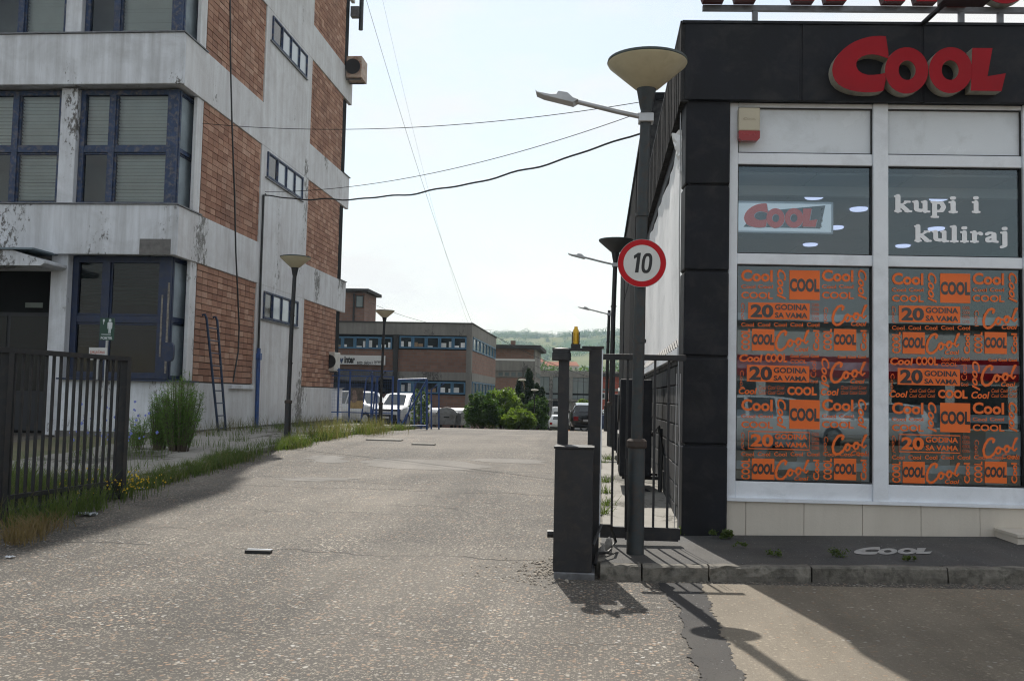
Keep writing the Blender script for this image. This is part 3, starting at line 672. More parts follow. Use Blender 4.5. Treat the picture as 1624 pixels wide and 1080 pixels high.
# portir sign on a stake and gate notice
M_GREEN = mat('dark green sign', (.008, .05, .032), .45, 0, .1); M_SIGNW = mat('white sign print', (.55, .6, .62), .5, 0, .06)
p = aty(170, 522, 19.0); w = 12.4*19/1500
sg = thing('porter_sign', 'green porter sign with a white standing figure and the word PORTIR', 'sign', (p.x, 19.0, .4))
hgt = 18.5*19/1500
MB().box(-w, w, -.012, .012, p.z-.4-hgt, p.z-.4+hgt).build('panel', M_GREEN, sg)
mb = MB(); F = lambda a, b, d: (a*w, -.013-d, p.z-.4+b*hgt)
put_text(mb, 'PORTIR', -.8, -.93, .82, -.68, F, .001, .03); mb.add([F(a, b, .001) for a, b in ((-.75, -.52), (.6, -.52), (.6, -.46), (-.75, -.46))], [(0, 1, 2, 3)])
for q in ([(.24, .68), (.56, .68), (.58, .86), (.4, .93), (.22, .86)], [(.2, .64), (.6, .64), (.75, .55), (.72, .02), (.6, .02), (.58, .4), (.56, -.36), (.42, -.36), (.4, .05), (.38, -.36), (.24, -.36), (.22, .4), (.2, .02), (.08, .02), (.05, .55)], [(-.62, .88), (-.34, .88), (-.36, .68), (-.45, .6), (-.46, .4), (-.52, .4), (-.53, .6), (-.6, .68)]): mb.poly([q], F, .001)
mb.build('lettering', M_SIGNW, sg)
MB().box(-.02, .02, .0, .04, -.15, p.z-.4-hgt).build('post', M_GALV, sg)
# ================================================================== right: the shop
M_BLACK = mat('matt black cladding', (.0065, .0075, .0115), .6, 0, .45, 1.6, dirt=(.032, .031, .032), dirt_amt=.7, bmp=.35, bscale=9, spec=.28)
M_BLOCK = mat('black painted block', (.022, .023, .025), .7, 0, .3, 4, bmp=.6, bscale=40, dirt=(.06, .06, .06), dirt_amt=.5)
M_BOARD = mat('greyed dark boards', (.04, .04, .042), .95, 0, .35, 6, bmp=.3, bscale=30, dirt=(.09, .087, .083), dirt_amt=.6, spec=.03)
M_HALLB = mat('black hall cladding', (.014, .0145, .016), .95, 0, .3, 3, spec=.03)
M_ALU = mat('white powder coated frame', (.76, .80, .85), .35, 0, .05, 1.5, dirt=(.36, .38, .40), dirt_amt=.35)
M_SPAN = mat('frosted white spandrel', (.70, .745, .79), .25, 0, .05, 1.2, dirt=(.42, .44, .45), dirt_amt=.5)
M_TILE = weathered('beige stoneware tile', (.62, .575, .50), (.46, .42, .36), (.50, .46, .40), -1.2, .4)
M_RED = mat('red acrylic', (.30, .003, .010), .45, 0, .12, 3, spec=.2); M_RET = mat('cream letter return', (.36, .34, .28), .5, 0, .2, 6, dirt=(.09, .08, .06), dirt_amt=.6)
M_ORANGE = mat('orange vinyl', (.80, .15, .018), .5, 0, .06, 3); M_VWHITE = mat('white vinyl', (.85, .87, .9), .5, 0, .04, 3)
M_CUT = mat('dark cut lettering', (.035, .04, .045), .15); M_SHOPGL = glassy('shop glass', (.70, .82, .90), (.80, .93, 1), .01, 2.4, 0)
M_WHITEP = mat('plain white panel', (.62, .62, .60), .5, 0, .05, 1)
M_CEIL = mat('grey ceiling tile', (.42, .44, .46), .9, 0, .06, 1); M_FLOOR = mat('shop floor tile', (.30, .29, .27), .3, 0, .1, 2)
M_LITE = emit('lit ceiling lamp', (.74, .76, 1), .75)
sh = thing('shop', 'low black clad shop with white framed display windows covered in orange print', 'shop', SCORN, SA)
SHI = ROOTM[sh.name].inverted()
def SF(px, py, d=0):
    o = SCORN+SN*d; r = ray(px, py); t = (o-EYEP).dot(SN)/r.dot(SN); p = EYEP+r*t; return ((p-SCORN).dot(SE), p.z)
def FS(a, b, d): return (a, d, b)
def sp_(mb, name, m, parent=None, **kw): return mb.build(name, m, parent or sh, **kw)
ZB = .1
zf_top, zf_bot = SF(1083, 36)[1], SF(1083, 160)[1]; UC = SF(1155, 600)[0]; UE = 8.2
# column in stacked segments
zs = [.1]+[SF(1083, y)[1] for y in (705, 565, 429, 293)]+[zf_bot+.02]
for a, b_ in zip(zs, zs[1:]): sp_(MB().box(.0, UC, .0, .34, a+.012, b_-.012), 'column_block', M_BLACK, bevel=.018)
sp_(MB().box(.035, UC-.01, .03, .42, .1, zf_bot), 'column_core', M_BLACK)
# fascia panels
us = [-.05, SF(1268, 100)[0], SF(1460, 100)[0], SF(1660, 100)[0], 5.9, 7.2, UE]
for a, b_ in zip(us, us[1:]):
    sp_(MB().box(a+.018, b_-.018, -.05, .02, zf_bot, zf_top-.03), 'fascia_panel', M_BLACK, bevel=.006)
    sp_(MB().box(b_-.04, b_+.04, -.038, .0, zf_bot+.01, zf_top-.03), 'fascia_joint', M_BLACK)
sp_(MB().box(-.06, UE, -.065, .3, zf_top-.03, zf_top), 'fascia_capping', M_BLACK)
sp_(MB().box(-.03, UE, .02, .25, zf_bot+.015, zf_top-.03), 'fascia_core', M_BLACK)
# storefront
d0 = .10
def zz(y): return SF(1168, y, d0)[1]
def uu(x): return SF(x, 500, d0)[0]
Z_top, Zs1, Zs0, Zu1, Zu0, Zl1, Zl0, Zk0, Zt = zz(164), zz(171), zz(243), zz(261), zz(402), zz(419), zz(761), zz(789), zz(793)
bays = [(uu(1168), uu(1383)), (uu(1407), uu(1622))]; wbay = bays[1][0]-bays[0][0]
bays += [(bays[0][0]+wbay*k, bays[0][1]+wbay*k) for k in (2, 3)]
fr_ = MB(); 
def frbox(u0, u1, z0, z1, da=-.02, db=.06): fr_.box(u0, u1, d0+da, d0+db, z0, z1)
frbox(UC+.005, bays[0][0], Zk0, Z_top)
for (a, b_), (c, e_) in zip(bays, bays[1:]):
    frbox(b_, c, Zk0, Z_top, -.045); 
frbox(bays[-1][1], bays[-1][1]+.15, Zk0, Z_top)
for a, b_ in bays:
    frbox(a, b_, Zs1, Z_top); frbox(a, b_, Zu1, Zs0, -.015); frbox(a, b_, Zl1, Zu0, -.015); frbox(a, b_, Zk0, Zl0-.01, -.012)
frame = sp_(fr_, 'window_frame', M_ALU)
frame.modifiers.new('bevel', 'BEVEL').width = .006
sp_(MB().box(UC, bays[-1][1]+.2, d0-.06, d0+.06, Zt-.004, Zk0+.004), 'sill_trim', M_ALU)
gk = MB()
for a, b_ in bays:
    for z0, z1 in ((Zs0, Zs1), (Zu0, Zu1), (Zl0, Zl1)):
        w = .012
        for q in ((a, a+w, z0, z1), (b_-w, b_, z0, z1), (a+w, b_-w, z0, z0+w), (a+w, b_-w, z1-w, z1)): gk.box(q[0]+.001, q[1]-.001, d0-.004, d0+.05, q[2]+.001, q[3]-.001)
sp_(gk, 'rubber_gasket', M_CABLE)
for a, b_ in bays: sp_(MB().box(a, b_, d0+.025, d0+.05, Zs0, Zs1), 'spandrel_panel', M_SPAN)
dec = []
for i, (a, b_) in enumerate(bays):
    dec.append([sp_(MB().add([FS(a, z0, d0+.03), FS(b_, z0, d0+.03), FS(b_, z1, d0+.03), FS(a, z1, d0+.03)], [(0, 1, 2, 3)]), 'pane', M_SHOPGL) for z0, z1 in ((Zu0, Zu1), (Zl0, Zl1))])
# tiled plinth, each tile
tu = [UC, SF(1182, 820, d0)[0]]
while tu[-1] < UE-.4: tu.append(tu[-1]+SF(1274, 820, d0)[0]-SF(1182, 820, d0)[0])
sp_(MB().box(UC, tu[-1], d0, d0+.12, .05, Zt-.006), 'plinth_backing', M_MORTAR)
for a, b_ in zip(tu, tu[1:]): sp_(MB().box(a+.002, b_-.003, d0-.03+random.uniform(-.002, .002), d0+.02, .09, Zt-.006), 'plinth_tile', M_TILE, bevel=.002)
# shell and rooms
slope = math.tan(SA)
def slant(z0, z1, v0, v1, off): return MB().poly([[(off+v0*slope, v0), (UE, v0), (UE, v1), (off+v1*slope, v1)]], lambda a, b, d: (a, b, d), z0, z1)
sp_(MB().box(.72, UE, 9.2, 9.4, 0, 5.2), 'back_wall', M_WHITEP); sp_(slant(.2, .34, d0+.13, 9.2, .45), 'floor', M_FLOOR)
ceil_z = SF(1168, 268, d0)[1]
sp_(slant(ceil_z+.03, ceil_z+.08, d0+.2, 9.2, .3), 'ceiling_void', M_DARK)
for i in range(7):
    for j in range(8): sp_(MB().box(max(.45+i*1.1, .3+(.35+j*1.1+1.1)*slope), .45+i*1.1+1.085, .35+j*1.1, .35+j*1.1+1.085, ceil_z, ceil_z+.028), 'ceiling_tile', M_CEIL)
sp_(slant(5.2, 5.35, .25, 9.4, .08), 'roof', M_METAL); sp_(MB().box(UE, UE+.2, .0, 9.4, 0, 5.2), 'end_wall', M_BLOCK)
sp_(MB().box(.32, UE, .9, .97, ceil_z-.12, ceil_z-.003), 'ceiling_beam', M_WHITEP)
for px, py in ((1291, 314), (1362, 333), (1325, 362), (1285, 389), (1489, 316), (1485, 364), (1432, 391)):
    r = ray(px, py); t = (ceil_z-.02-EYE)/r.z; p = SHI @ (EYEP+r*t)
    if p.y > .5: sp_(MB().lathe((p.x, p.y, ceil_z-.03), [(.0, 0), (.10, 0), (.115, .012), (.115, .028)], 20, False), 'ceiling_lamp', M_LITE)
# inside: shelves of the window display and goods
M_SHELF = mat('pale shelf', (.80, .80, .79), .6)
sv = thing('display_shelving', 'pale display shelves standing behind the orange printed windows', 'shelf', SCORN, SA)
for y in (503, 578, 656, 737):
    z = SF(1200, y, .24)[1]; MB().box(.52, 4.9, .22, .27, z-.045, z+.045).build('shelf_edge', M_SHELF, sv)
for u in (.6, 2.2, 3.8): MB().box(u, u+.04, .271, .31, .34, 3.0).build('upright', M_SHELF, sv)
rr = random.Random(5)
M_CART = mat('brown carton', (.26, .18, .11), .8)
for k, (u, v_w, z, h, lab, kind) in enumerate(((1.0, 1.0, .34, 1.1, 'white boxed washing machine nearest the column inside the shop', 0), (2.05, 1.1, .34, .9, 'brown carton standing on the shop floor behind the first window', 1), (2.9, 1.5, .34, 1.3, 'tall white appliance deep inside the shop behind the frame post', 0), (3.7, .95, .34, 1.0, 'white boxed appliance behind the second printed window', 0), (4.4, 1.6, .34, .8, 'low brown carton deep behind the second printed window', 1))):
    t = thing('carton' if kind else 'appliance', lab, 'box' if kind else 'appliance', SCORN+SE*u+SN*v_w+Vector((0, 0, z)), SA, 'goods inside the shop')
    MB().box(0, .62, 0, .6, 0, h).build('body', M_CART if kind else M_WHITEP, t, bevel=.01)
    if not kind: MB().lathe((0, 0, 0), [(0, 0), (.17, 0), (.19, .02), (.0, .025)], 18, False).build('round_door', M_CABLE, t).matrix_local = Matrix.Translation((.31, -.002, h*.55)) @ Matrix.Rotation(math.radians(90), 4, 'X')
    else: MB().box(.25, .37, -.004, 0, .02, h-.02).build('tape', M_SHELF, t)
# printed film on the lower panes
def pattern(ox, oy, first):
    """one repeat of the print, written in photo points relative to its top left word"""
    O = MB(); K = []
    def rc(x0, y0, x1, y1): 
        (a0, b1), (a1, b0) = SF(ox+x0, oy+y0, d0+.024), SF(ox+x1, oy+y1+.0, d0+.024); return a0, b0, a1, b1
    def T(s, x0, y0, x1, y1, bold=.018, shear=0, rot=0, cut=False):
        if cut: K.append(MB())
        put_text(K[-1] if cut else O, s, *rc(x0, y0, x1, y1), FS, d0+(.022 if cut else .024), bold, shear, rot)
    def B(x0, y0, x1, y1): a0, b0, a1, b1 = rc(x0, y0, x1, y1); O.add([FS(a0, b0, d0+.0245), FS(a1, b0, d0+.0245), FS(a1, b1, d0+.0245), FS(a0, b1, d0+.0245)], [(0, 1, 2, 3)])
    def outline(x0, y0, x1, y1, w=.7): B(x0, y0, x1, y0+w); B(x0, y1-w, x1, y1); B(x0, y0+w, x0+w, y1-w); B(x1-w, y0+w, x1, y1-w)
    nlayer = [0]
    def script(x0, y0, x1, y1, rot=0, k=1.0):
        a0, b0, a1, b1 = rc(x0, y0, x1, y1)
        strokes = [([(.30, .80), (.33, .93), (.27, 1.0), (.17, .93), (.07, .68), (.02, .38), (.04, .12), (.12, .0), (.22, .04), (.32, .2)], .075), ([(.32, .2), (.40, .50), (.46, .56), (.52, .48), (.50, .28), (.43, .2), (.38, .3), (.42, .5), (.52, .48), (.60, .44)], .055),
                   ([(.60, .44), (.66, .62), (.73, .64), (.77, .54), (.74, .34), (.67, .28), (.62, .4), (.67, .6), (.78, .54), (.84, .5)], .055), ([(.84, .5), (.97, .95), (1.0, 1.04), (.95, 1.02), (.88, .68), (.87, .44), (.92, .38), (.98, .5)], .05)]
        asp = abs((b1-b0)/(a1-a0)) if rot == 0 else abs((a1-a0)/(b1-b0))
        for st, w in strokes:
            for p, q in zip(st, st[1:]):
                cp_ = capsule((p[0], p[1]*asp), (q[0], q[1]*asp), w*k, w*k, 3); nlayer[0] += 1; pts = []
                for x, y in cp_:
                    y /= asp
                    if rot == -90: x, y = y, 1-x
                    pts.append(FS(a0+(a1-a0)*x, b0+(b1-b0)*y, d0+.024-.00004*(nlayer[0] % 40)))
                O.add(pts, [tuple(range(len(pts)))])
    for dx in (0, 128):
        T('Cool', dx+0, 1, dx+50, 21, .035); T('Cool', dx, 25, dx+22.5, 31.5); T('Cool', dx+27, 25, dx+50, 31.5); T('COOL', dx, 36, dx+50.5, 48, .03); T('Cool', dx+57, 1, dx+71, 49, .03, .35, -90)
    B(76.5, 2, 124.5, 49.5); T('COOL', 77, 15, 124, 37, .045, 0, 0, True)
    T('Cool', 0, 54, 6, 82, .0, .35, -90)
    mode = first
    if mode: B(11, 53, 108.5, 81)
    else: outline(11, 53, 108.5, 81)
    T('20', 15, 56, 51, 77.5, .04, 0, 0, mode); T('GODINA', 53.5, 56, 105, 66, .03, 0, 0, mode); T('SA VAMA', 53.5, 69, 105, 78.5, .03, 0, 0, mode)
    for k in range(4): T('COOL', 112, 54.5+k*7.2, 124, 59.5+k*7.2, .0)
    T('Cool', 131, 61, 138, 86, 0, 0, -90); script(144, 58, 199, 90); T('Cool', 174, 83, 199, 91, .025, .25)
    for k in range(5 if first else 8): T('Cool', k*26, 85, k*26+20, 92)
    for dx in (0, 130):
        T('COOL', dx, 95, dx+14, 129, .035, 0, 90); B(dx+17, 95, dx+52.5, 130); T('COOL', dx+17, 103, dx+52, 121, .05, .1, 0, True)
        T('Cool', dx+114 if dx == 0 else dx+59, 97, dx+124 if dx == 0 else dx+69, 130, .04, 0, 90)
    script(54, 98, 107, 130); T('Cool', 84, 123, 107, 131, .025, .25)
    if first:
        T('Cool', -3, 135, 34, 148, .04, .15); T('COOL', 38, 134, 73, 148.5, .045)
        for k in range(3): T('Cool', 78+k*16, 135, 91+k*16, 141, .03); T('Cool', 153+k*16, 137, 166+k*16, 142, .03)
        T('COOL', 78, 143, 104, 150)
        B(9, 152, 108, 180.5); T('20', 13, 154, 49, 177, .04, 0, 0, True); T('GODINA', 51.5, 156, 104, 166, .03, 0, 0, True); T('SA VAMA', 51.5, 169, 104, 178, .03, 0, 0, True)
        T('Cool', -2, 161, 4, 188, 0, 0, -90); T('Cool', 110, 146, 119, 172, 0, 0, 90); T('Cool', 109, 175, 121, 181, .02); T('Cool', 127, 141, 140, 188, .03, .35, -90); script(141, 148, 197, 181); T('Cool', 173, 174, 196, 182, .025, .25)
        T('Cool', -4, 188, 25, 199, .03, .2); T('COOL', 73, 186, 120, 201, .05); T('Cool', 126, 189, 155, 201, .03, .2)
        for r_ in range(2):
            for k in range(3): T('Cool', 28+k*14.3, 185+r_*8, 40+k*14.3, 191+r_*8, .0, .2); T('Cool', 158+k*14.3, 185+r_*8, 170+k*14.3, 191+r_*8, .0, .2)
    return O, K
for bay, dx, dy in ((0, 0, 0), (1, 239, 5)):
    pane = dec[bay][1]
    for rep, yo in enumerate((426.5, 631.5)):
        O, K = pattern(1175.5+dx, yo+dy, (rep == 0))
        O.build('orange_print', M_ORANGE, pane); [k_.build('cut_lettering', M_CUT, pane) for k_ in K]
# kupi i / kuliraj : fat slab letters made of thick strokes
def fat(mb, word, x0, y0, x1, y1, d):
    G = {'k': (1.25, [((.3, .1), (.3, 1.38), .36), ((.12, .09), (.5, .09), .18), ((.1, 1.36), (.34, 1.4), .17), ((.45, .55), (.92, .9), .17), ((.78, .91), (1.1, .91), .18), ((.5, .6), (.95, .13), .34), ((.82, .09), (1.2, .09), .18)]),
         'u': (1.25, [((.3, .9), (.3, .3), .34), ((.1, .91), (.38, .91), .18), ((.33, .22), (.62, .17), .3), ((.62, .17), (.8, .26), .2), ((.9, .9), (.9, .12), .34), ((.7, .91), (.98, .91), .18), ((.85, .09), (1.18, .09), .18)]),
         'p': (1.2, [((.3, .85), (.3, -.3), .34), ((.1, .91), (.38, .91), .18), ((.1, -.36), (.52, -.36), .18), ((.4, .86), (.72, .85), .22), ((.78, .82), (.92, .5), .34), ((.92, .5), (.78, .2), .34), ((.72, .15), (.42, .13), .22)]),
         'i': (.72, [((.36, .9), (.36, .12), .36), ((.12, .91), (.45, .91), .18), ((.12, .09), (.6, .09), .18), ((.28, 1.27), (.42, 1.29), .3)]),
         'l': (.72, [((.36, 1.35), (.36, .12), .36), ((.12, 1.37), (.42, 1.4), .18), ((.12, .09), (.6, .09), .18)]),
         'r': (.98, [((.34, .9), (.34, .12), .36), ((.1, .91), (.42, .91), .18), ((.1, .09), (.58, .09), .18), ((.5, .78), (.72, .88), .2), ((.76, .82), (.8, .78), .32)]),
         'a': (1.12, [((.22, .76), (.3, .8), .27), ((.32, .88), (.62, .88), .2), ((.74, .76), (.74, .2), .36), ((.62, .55), (.32, .42), .22), ((.26, .34), (.26, .2), .3), ((.3, .12), (.55, .16), .22), ((.78, .12), (.98, .1), .2)]),
         'j': (.66, [((.38, .9), (.38, -.18), .36), ((.12, .91), (.45, .91), .18), ((.36, -.26), (.12, -.36), .24), ((.3, 1.27), (.44, 1.29), .3)]), ' ': (.75, [])}
    W = sum(G[c][0] for c in word); x = 0; n = 0
    (a0, b1), (a1, b0) = SF(x0, y0, d), SF(x1, y1, d); sx = (a1-a0)/W; lo, hi = (-.45, 1.45)
    def fn(a, b, dd): return FS(a0+a*sx, b0+(b1-b0)*(b-lo)/(hi-lo), dd)
    for c in word:
        mb = MB()
        for p, q, w in G[c][1]:
            n += 1; cp_ = [(x+a, b) for a, b in capsule(p, q, w, w, 5)]; mb.add([fn(a, b, d-.00004*(n % 50)) for a, b in cp_], [tuple(range(len(cp_)))])
        if c != ' ': mb.build('letter', M_VWHITE, dec[1][0])
        x += G[c][0]
fat(0, 'kupi', 1417, 310, 1520, 346.5, d0+.024); fat(0, 'i', 1540, 311, 1556, 346.5, d0+.024); fat(0, 'kuliraj', 1449, 357.5, 1600, 394, d0+.024)
# the sign letters
def ell(cx, cy, rx, ry, a0=0, a1=360, n=30): return [(cx+rx*math.cos(math.radians(a0+(a1-a0)*k/n)), cy+ry*math.sin(math.radians(a0+(a1-a0)*k/n))) for k in range(n if a1-a0 == 360 else n+1)]
LOGO = [[[(525, 92), (480, 89), (430, 91), (380, 99), (330, 113), (280, 133), (235, 158), (190, 192), (150, 232), (120, 275), (103, 320), (98, 360), (104, 400), (120, 440), (150, 475), (190, 500), (240, 519), (300, 531), (365, 537), (430, 536), (480, 530), (506, 522), (524, 440), (520, 383), (480, 392), (430, 399), (380, 399), (335, 385), (305, 362), (290, 332), (290, 302), (305, 276), (335, 253), (380, 238), (420, 235), (470, 243), (515, 258), (545, 270), (545, 225)]],
        [ell(690, 363, 172, 184), ell(694, 362, 68, 77)], [ell(1040, 361, 172, 183), ell(1036, 361, 68, 78)], [[(1212, 185), (1372, 186), (1332, 410), (1478, 386), (1443, 528), (1200, 523)]]]
sg = thing('shop_sign', 'red three dimensional COOL letters with cream sides on the black fascia', 'sign', SCORN, SA)
for k, rings in enumerate(LOGO):
    R = [[SF(1300+x/5.012, 40+y/5.012, -.19-.002*k) for x, y in r] for r in rings]
    MB().poly(R, lambda a, b, d: (a, d, b), -.19-.002*k, -.195-.002*k).build('letter_face', M_RED, sg, recalc=True)
    MB().poly(R, lambda a, b, d: (a, d, b), -.188-.002*k, -.055).build('letter_return', M_RET, sg, recalc=True)
lb = thing('lightbox_sign', 'white COOL light box hanging inside behind the upper shop window', 'sign', SCORN, SA)
q0, q1 = SF(1150, 318, .55), SF(1322, 371, .55); a_, b_ = q0; c_, e_ = q1
MB().box(a_, c_, .56, .66, e_, b_).build('case', M_ALU, lb); MB().box(a_+.02, c_-.03, .545, .56, e_+.02, b_-.03).build('panel', emit('dim light box', (.70, .75, .78), .30), lb)
mb = MB(); mb.poly([[(x, y) for x, y in (SF(1179, 360, .54), SF(1301, 363, .54), SF(1309, 326, .54), SF(1200, 336, .54))]], lambda a, b, d: (a, d, b), .543); mb.build('grey_flash', mat('grey print', (.22, .25, .27), .5), lb)
for i, (m_, o_, dd) in enumerate(((M_VWHITE, 1.1, .541), (emit('lit red print', (.55, .07, .06), .22), 0, .538))):
    mb = MB()
    for k, rings in enumerate(LOGO):
        mb.poly([[SF(1180+(x-98)/1380*116+o_, 323+(y-89)/448*38+o_, .54) for x, y in r] for r in rings], lambda a, b, d: (a, d, b), dd-.0005*k)
    mb.build('print', m_, lb)
mb = MB()
for k, ch in enumerate('SHOP'):
    a0, b0 = SF(1301+k*.5, 361-k*9, .54); put_text(mb, ch, a0, b0, a0+.022, b0+.03, FS, .541, .02)
mb.build('small_lettering', M_CUT, lb)
# roof sign
rs = thing('rooftop_sign', 'red letters on a steel frame along the shop roof edge', 'sign', SCORN, SA)
DR = .35; u0, zb = SF(1115, 12, DR); _, zb0 = SF(1115, 7, DR)
MB().box(u0, 7.4, DR, DR+.06, zb-.03, zb+.03).build('lower_rail', M_METAL, rs); MB().box(u0, 7.4, DR+.10, DR+.14, zb+.5, zb+.55).build('upper_rail', M_METAL, rs)
for x in (1198, 1526, 1588, 1760): u, _ = SF(x, 25, DR); MB().box(u-.03, u+.03, DR+.005, DR+.055, zf_top, zb-.03).build('support', M_METAL, rs)
zl = zb+.03; H_ = .8; sc_ = SF(1300, 10, DR)[0]-SF(1200, 10, DR)[0]; sc_ /= 100
def Wl(c): s = sc_; return [(c-80*s, H_), (c-52*s, H_), (c-30*s, .28), (c-13*s, H_), (c+13*s, H_), (c+30*s, .28), (c+52*s, H_), (c+80*s, H_), (c+41*s, 0), (c+9*s, 0), (c, .25), (c-9*s, 0), (c-41*s, 0)]
for c in (1154, 1295.5, 1437.5):
    uc, _ = SF(c, 10, DR); W_ = [(a, b) for a, b in Wl(uc)]
    MB().poly([W_], lambda a, b, d: (a, d, zl+b), DR-.14, DR-.13).build('letter_face', M_RED, rs, recalc=True); MB().poly([W_], lambda a, b, d: (a, d, zl+b), DR-.129, DR-.005).build('letter_return', mat('dark red return', (.10, .012, .012), .5), rs, recalc=True)
uc, _ = SF(1516, 10, DR); MB().box(uc-.11, uc+.11, DR-.14, DR-.005, zl-.01, zl+.14).build('letter_face', M_RED, rs)
for k in range(4):
    uc = SF(1585, 10, DR)[0]+k*.72
    R = [ell(uc, .42, .36, .44), ell(uc, .42, .16, .22)] if k in (1, 2) else ([[(uc-.25, .84), (uc, .84), (uc, .25), (uc+.33, .25), (uc+.33, 0), (uc-.25, 0)]] if k == 3 else [ell(uc, .42, .36, .44, 45, 315, 26)+ell(uc, .42, .16, .22, 315, 45, 20)])
    MB().poly(R, lambda a, b, d: (a, d, zl+b), DR-.14, DR-.13).build('letter_face', M_RED, rs, recalc=True); MB().poly(R, lambda a, b, d: (a, d, zl+b), DR-.129, DR-.005).build('letter_return', M_RET, rs, recalc=True)
# floodlight, alarm box
fl = thing('floodlight', 'black floodlight on an arm reaching up from the shop fascia', 'lamp', SCORN, SA)
a = SF(1462, 38, 0); c = SF(1500, 4, -.7)
MB().tube([(a[0], .02, a[1]-.01), (c[0], -.7, c[1])], .028, 8).build('arm', M_CABLE, fl); MB().box(c[0]-.06, c[0]+.42, -.82, -.62, c[1]-.02, c[1]+.11).build('lamp_head', M_CABLE, fl, bevel=.01)
al = thing('alarm_box', 'cream alarm siren box with a red lower cap on the window frame', 'alarm', SCORN, SA)
a0, b1 = SF(1171.5, 171, .0); a1, b0 = SF(1205, 224, .0); bm1 = b0+(b1-b0)*.30
MB().box(a0, a1, -.01, .075, bm1, b1).build('casing', mat('cream plastic', (.46, .42, .32), .5, 0, .05), al, bevel=.012)
MB().poly([[(a0+.002, bm1-.001), (a0+.002, b0+.03), (a0+.03, b0), (a1-.03, b0), (a1-.002, b0+.03), (a1-.002, bm1-.001), ((a0+a1)/2, bm1-.0005)]], lambda a, b, d: (a, d, b), -.012, .07).build('red_cap', mat('red plastic', (.27, .012, .014), .25), al, recalc=True)
mb = MB()
for k, rings in enumerate(LOGO): mb.poly([[(a0+.045+(x-98)/1380*(a1-a0-.09), b0+(b1-b0)*.66-(y-300)/448*.032) for x, y in r] for r in rings], lambda a, b, d: (a, d, b), -.0115-.0003*k)
mb.build('embossed_mark', mat('shadowed cream', (.36, .32, .24), .6), al)
# lettering painted on the footway, entrance step
A, B_, C_ = ong(1352, 879.5, .132), ong(1478, 878.5, .132), ong(1358, 867.5, .132)
def ft(a, b, d): p = A+(B_-A)*a+(C_-A)*b; return (p.x, p.y, ground(p.x, p.y)+.1335+d)
mb = MB()
for k, rings in enumerate(LOGO): mb.poly([[((x-98)/1380, 1-(y-89)/448) for x, y in r] for r in rings], ft, .0005*k)
tag(mb.build('footway_lettering', mat('worn pale paint', (.34, .34, .33), .8, 0, .25, 14)), 'pale COOL lettering painted flat on the asphalt footway', 'lettering')
st = thing('entrance_step', 'beige tiled step at the far right of the shop front', 'step', SCORN, SA); us_ = SF(1601, 850, -.25)[0]
MB().box(us_, us_+1.9, -.42, .068, .08, .29).build('riser', M_TILE, st, bevel=.004); MB().box(us_-.012, us_+1.91, -.44, .068, .29, .325).build('tread', M_TILE, st, bevel=.004)
# side of the shop along the lane
YE = 20.0
def sw(mb, name, m, **kw): return mb.build(name, m, sh, world=True, **kw)
sw(MB().box(1.03, 1.4, 10.93, YE, .0, 5.2), 'side_wall', M_MORTAR)
bl_cache = {}
for r_ in range(9):
    z0 = .1+r_*.245
    for k in range(19):
        y0 = 10.97+k*.48-(.24 if r_ % 2 else 0); y1 = y0+.465; y0 = max(y0, 10.95); y1 = min(y1, YE)
        if y1-y0 > .05: sw(MB().box(.975+random.uniform(-.006, .006), 1.06, y0, y1, z0+.008, z0+.237), 'block', M_BLOCK, bevel=.008)
for k in range(9):
    y0 = 10.5+k*1.06; sw(MB().box(.86, .95, y0+.006, y0+1.05, zf_bot-.02, zf_top-.02), 'side_fascia_board', M_BOARD)
    for q in range(1, 4): sw(MB().box(.853, .861, y0+q*.265-.012, y0+q*.265+.012, zf_bot-.015, zf_top-.025), 'batten', M_BOARD)
sw(MB().box(.855, 1.3, 10.52, YE, zf_top-.018, zf_top+.012), 'side_capping', M_BLACK)
sw(MB().box(.94, 1.1, 10.95, YE, 4.75, zf_bot+.02), 'soffit_beam', M_BLACK)
M_BANNER = mat('white tarpaulin', (.85, .86, .87), .6, 0, .05, .8, bmp=.3, bscale=3, dirt=(.5, .51, .52), dirt_amt=.5)
bn = thing('blank_banner', 'blank white tarpaulin stretched on the side wall of the shop', 'banner', (.95, 15, 2.2))
mb = MB(); ny, nz = 46, 14
for j in range(nz+1):
    for i in range(ny+1):
        yy = 11.0+8.9*i/ny; z = 2.25+2.5*j/nz; mb.v.append((.945+.012*math.sin(yy*2.1+z)+.008*math.sin(yy*5.3-z*3), yy, z-.03*math.sin(math.pi*((yy*1.3) % 1))*(j == nz)))
for j in range(nz):
    for i in range(ny): a = j*(ny+1)+i; mb.f.append((a, a+1, a+ny+2, a+ny+1))
mb.build('sheet', M_BANNER, bn, world=True, smooth=True)
mb = MB(); rr = random.Random(3); n = 9
for j in range(n):
    for i in range(n): mb.v.append((.93-.10*math.sin(math.pi*i/(n-1))*(j/(n-1))+rr.uniform(-.025, .025), 10.93+.42*i/(n-1)+rr.uniform(-.02, .02), 4.30+.45*j/(n-1)+rr.uniform(-.02, .02)))
for j in range(n-1):
    for i in range(n-1): a = j*n+i; mb.f.append((a, a+1, a+n+1, a+n))
mb.build('loose_corner', M_BANNER, bn, world=True)
MB().box(.90, .96, 10.98, YE-.05, 2.13, 2.23).build('bottom_batten', M_ALU, bn, world=True)
mb = MB()
for k in range(26): yy = 11.1+k*.34; mb.bar((.93, yy, 2.24), (.925, yy+.2, 2.33), .03)
mb.build('lashing', M_CABLE, bn, world=True)['kind'] = 'stuff'
